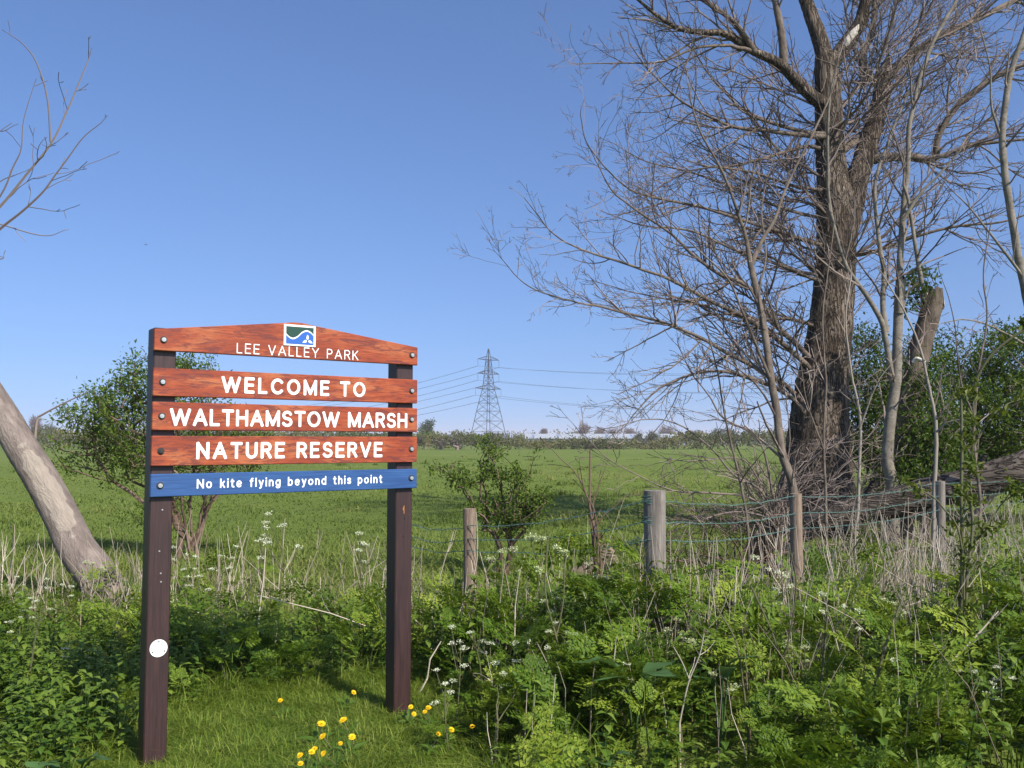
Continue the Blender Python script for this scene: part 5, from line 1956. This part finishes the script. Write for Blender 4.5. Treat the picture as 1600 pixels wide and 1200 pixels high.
# ------------------------------------------------------------------ cow parsley in flower
def make_parsley(seed, label, bud):
    g = np.random.default_rng(seed)
    R = random.Random(seed)
    e = empty('cow_parsley', (0, 0, 0), label, 'wild flower', 'cow parsley in flower')
    T = Tubes()
    stem = [(0, 0, 0), (.02, .01, .25), (.03, .02, .5), (.03, .02, .72)]
    T.add(catmull(stem, 3), taper(10, .006, .003), .6, 6)
    tops = [((.03, .02, .72), (0, 0, 1))]
    for i in range(4):
        u = .38 + .1 * i
        a = R.uniform(0, 6.28)
        b = np.array((.025, .015, .72 * u + .1))
        d = np.array((math.cos(a) * .6, math.sin(a) * .6, .8))
        Lb = R.uniform(.14, .26)
        T.add([b, b + d * Lb * .5, b + d * Lb + (0, 0, .03)], [.003, .0026, .002], .6, 4)
        tops.append((b + d * Lb + (0, 0, .03), d))
    m = T.flush(MB())
    wpart(m, 'stem', M['stem'], e)
    for p, d in tops:
        T = Tubes()
        hm = MB()
        p = np.asarray(p, float)
        n = R.randint(6, 9)
        pos = []
        for i in range(n):
            a = 6.28 * i / n + R.uniform(-.2, .2)
            t = R.uniform(.35, 1.0) if i else 0
            q = p + np.array((math.cos(a) * .032 * t, math.sin(a) * .032 * t, .036 - .014 * t * t + .008 * R.random()))
            T.add([p, .5 * (p + q) + (0, 0, .004), q], [.0013, .0011, .001], .8, 3)
            for _ in range(9):
                pos.append(q + np.array((R.gauss(0, .006), R.gauss(0, .006), R.gauss(.003, .006))))
        T.flush(hm, 1)
        pos = np.array(pos)
        N = len(pos)
        leaves(hm, pos, rand_dirs(g, N) * (1, 1, .5), np.array([[0, 0, 1.0]]) + g.normal(0, .7, (N, 3)), g.uniform(.008, .013, N), g.uniform(.008, .012, N), np.clip(g.normal(.15 if bud else .7, .22, N), 0, 1), 0, .05)
        wpart(hm, 'flower_head', [M['floret'], M['stem']], e)
    lm = MB()
    for i in range(5):
        z = .12 + .1 * i
        fr = near_p[i % 5]
        scatter(lm, fr, np.array([[.02, .01, z]]), g.uniform(0, 6.28, 1), g.uniform(.3, .8, 1), g.normal(0, .2, 1), np.array([.24 - .02 * i]), g.normal(.05, .08, 1))
    wpart(lm, 'leaf', M['frond'], e)
    return e


CP = [(125, 1040, 5.6, 'beside the nettles left of the sign'), (20, 915, 7.2, 'at the foot of the leaning trunk, farthest left'), (92, 915, 7.4, 'close in front of the leaning trunk'),
      (50, 940, 6.8, 'below the leaning trunk among straw stalks'), (30, 965, 6.2, 'low in the weeds left of the leaning trunk'), (150, 880, 7.6, 'with pale heads against the leaning trunk'),
      (290, 868, 7.8, 'just behind the near leg of the sign'), (345, 870, 7.6, 'under the left half of the blue board'), (407, 838, 7.7, 'with small heads under the middle of the blue board'),
      (437, 822, 7.4, 'tallest under the middle of the blue board'), (569, 850, 7.4, 'near the far leg of the sign, in straw stalks'), (310, 900, 7.2, 'in the gap right of the near leg of the sign'),
      (712, 1004, 4.9, 'with the widest white heads, right of the far leg of the sign'), (769, 1004, 5.1, 'second to the right of the far leg of the sign'), (831, 1003, 4.9, 'beside the tall dark forked stem'),
      (703, 1068, 4.5, 'low above the dandelions at the far leg'), (809, 1075, 4.5, 'low left of the broad blue green leaves'), (852, 842, 6.0, 'yellowish in bud, left of the thick fence post'),
      (868, 935, 5.6, 'yellowish in bud, before the cut log'), (775, 862, 6.4, 'yellowish in bud, right of the short tan fence post'), (935, 900, 5.8, 'yellowish in bud, beside the cut log'),
      (900, 990, 5.2, 'between the cut log and the broad leaves'), (1203, 893, 5.9, 'white among the straw stalks below the slim grey tree'), (1228, 917, 5.7, 'white just below the slim tan fence post'),
      (1316, 950, 5.4, 'white before the fallen log'), (1404, 945, 5.5, 'yellow green at the tip of the curving thick stem'), (1428, 1031, 4.7, 'white beside the slanting straw stem'),
      (1544, 1069, 4.5, 'white at the far end of the slanting straw stem'), (1530, 1050, 4.8, 'white behind the slanting straw stem'), (1080, 1000, 5.0, 'pale above the broad blue green leaves'),
      (1050, 985, 5.1, 'pale and small below the thick fence post'), (1140, 1060, 4.6, 'pale beside the thin leaning dead stem'), (1330, 1075, 4.6, 'pale left of the curving thick stem'),
      (1010, 830, 6.3, 'yellowish against the thick fence post'), (1250, 1010, 5.0, 'pale between the forked and the thick dead stem'), (960, 1060, 4.5, 'low in the weeds left of the broad leaves')]
prot = [make_parsley(600 + i, 'white flowered cow parsley', i > 1) for i in range(4)]
used = set()
R = random.Random(4)
for i, (px, py, Y, where) in enumerate(CP):
    j = i % 2 + (2 if 'yellow' in where or 'pale' in where else 0)
    o = prot[j] if j not in used else copy_tree(prot[j])
    used.add(j)
    c = P(px, py, Y)
    zt = c[2] - gz(c[0], Y)
    s = max(.35, zt / .75)
    o.location = (float(c[0]), Y, gz(c[0], Y))
    o.rotation_euler = (0, 0, R.uniform(0, 6.28))
    w_ = min(1.25, max(.75, s)) * R.uniform(.9, 1.15)
    o.scale = (w_, w_, s)
    o['label'] = 'cow parsley ' + where

# ------------------------------------------------------------------ dandelions
def make_dandelion():
    g = np.random.default_rng(3)
    e = empty('dandelion', (0, 0, 0), 'yellow dandelion', 'dandelion', 'yellow dandelions in the short grass')
    T = Tubes()
    T.add([(0, 0, 0), (.004, 0, .05), (.002, .003, .10)], [.0022, .002, .0022], .8, 5)
    wpart(T.flush(MB()), 'stem', M['stem'], e)
    m = MB()
    c = np.array((.002, .003, .10))
    for ring, (n, L, el) in enumerate(((17, .020, .12), (15, .017, .45), (11, .012, .85), (7, .008, 1.2))):
        a = np.arange(n) * 2 * PI / n + ring * .3 + g.normal(0, .06, n)
        d = np.stack([np.cos(a) * math.cos(el), np.sin(a) * math.cos(el), np.full(n, math.sin(el))], 1)
        leaves(m, np.repeat(c[None], n, 0) + (0, 0, .001 * ring), d, np.repeat([[0, 0, 1.0]], n, 0) - d * .3, L, L * .36, .5, 0, .1)
    wpart(m, 'flower_head', M['petal'], e)
    lm = MB()
    for i in range(5):
        a = i * 1.26 + .3
        ovate(lm, (0, 0, .004), (math.cos(a), math.sin(a), .35), (0, 0, 1), .09, .026, .4, 0, .25)
    wpart(lm, 'leaf', M['nettle'], e)
    return e


DD = [(637, 1105, 'touching the foot of the far leg of the sign'), (656, 1107, 'middle one of the three beside the far leg'), (669, 1106, 'upper right one beside the far leg of the sign'),
      (668, 1113, 'lower right one beside the far leg of the sign'), (678, 1148, 'below the three beside the far leg, in long grass'), (695, 1142, 'right of the one in long grass below the far leg'),
      (735, 1135, 'farthest right, half sunk in the weeds'), (435, 1094, 'standing alone nearest the near leg of the sign'), (541, 1126, 'largest, in the middle of the lawn'),
      (495, 1132, 'small, left of the largest in the middle of the lawn'), (505, 1150, 'small, below left of the largest'), (543, 1152, 'wide open, straight below the largest'),
      (523, 1160, 'small, left below the wide open one'), (496, 1171, 'small, above the tight cluster'), (479, 1176, 'top of the tight cluster'), (472, 1181, 'second in the tight cluster'),
      (471, 1193, 'bottom of the tight cluster'), (509, 1178, 'right of the tight cluster'), (544, 1083, 'dim, in the shadow of the far leg'), (4, 1189, 'alone among the nettles far left of the sign')]
d0 = make_dandelion()
R = random.Random(8)
for i, (px, py, where) in enumerate(DD):
    o = d0 if i == 0 else copy_tree(d0)
    Y = F * (CAM_H - .105) / (py - 690)
    zs_ = 1.0
    if px < 10:
        Y, zs_ = 3.6, 2.6
    c = P(px, py, Y)
    o.location = (float(c[0]), Y, float(c[2]) - .102 * zs_)
    s = R.uniform(.72, 1.02) * (1.2 if 'largest' in where else .85 if 'small' in where else 1.0)
    o.rotation_euler = (R.gauss(.55, .2), R.gauss(0, .2), R.uniform(-.6, .6))
    o.scale = (s, s, zs_)
    rx_, ry_ = o.rotation_euler[0], o.rotation_euler[1]
    o.location[1] += .10 * zs_ * math.sin(rx_)
    o.location[2] += .10 * zs_ * (1 - math.cos(rx_))
    o.location[0] -= .10 * zs_ * math.sin(ry_)
    o['label'] = 'yellow dandelion ' + where

# ------------------------------------------------------------------ broad leaved docks
def dock(px, py, Y, n, size, label, seed):
    g = np.random.default_rng(seed)
    c = P(px, py, Y)
    z = gz(c[0], Y)
    e = empty('dock_plant', (c[0], Y, z), label, 'dock plant', 'broad leaved plants in the weeds')
    for i in range(n):
        m = MB()
        a = -PI / 2 + (i - (n - 1) / 2) * 1.0 + g.normal(0, .25)
        h = (c[2] - z) * g.uniform(.65, 1.05)
        p = np.array((c[0] + math.cos(a) * .05, Y + math.sin(a) * .05, z + h))
        d = np.array((math.cos(a), math.sin(a), g.uniform(.6, 1.5)))
        ovate(m, p, d, (0, 0, 1), size * g.uniform(.7, 1.1), size * .55, .5, 0, .5)
        v = m.v[0]
        v[6:] += g.normal(0, size * .035, (12, 3))
        tubes(m, np.array([(c[0], Y, z), .5 * (p + (c[0], Y, z)) + (0, 0, .03), p])[None], np.array([[.006, .005, .004]]), 4, .5)
        wpart(m, 'leaf', M['broad'], e, True)


dock(990, 1050, 4.5, 4, .22, 'large blue green dock plant in the middle of the weeds', 1)
dock(1125, 1040, 4.6, 3, .20, 'blue green dock plant partly behind the pale forked twig', 2)
dock(120, 1192, 4.0, 4, .16, 'dock plant with upright leaves left of the near leg of the sign', 3)
dock(935, 1175, 3.9, 3, .15, 'low dock plant at the front edge of the weeds', 4)

# ------------------------------------------------------------------ haze over the marsh
hm, nt, b = new_mat('thin_haze')
nt.nodes.remove(b)
vol = node(nt, 'ShaderNodeVolumePrincipled')
vol.inputs['Color'].default_value = (.92, .91, 1.0, 1)
vol.inputs['Density'].default_value = .00032
nt.links.new(vol.outputs[0], nt.nodes['Material Output'].inputs['Volume'])
hz_ = MB().box(-5000, 5000, -60, 6500, -1.0, 62)
tag(hz_.build('haze', hm), kind='stuff')
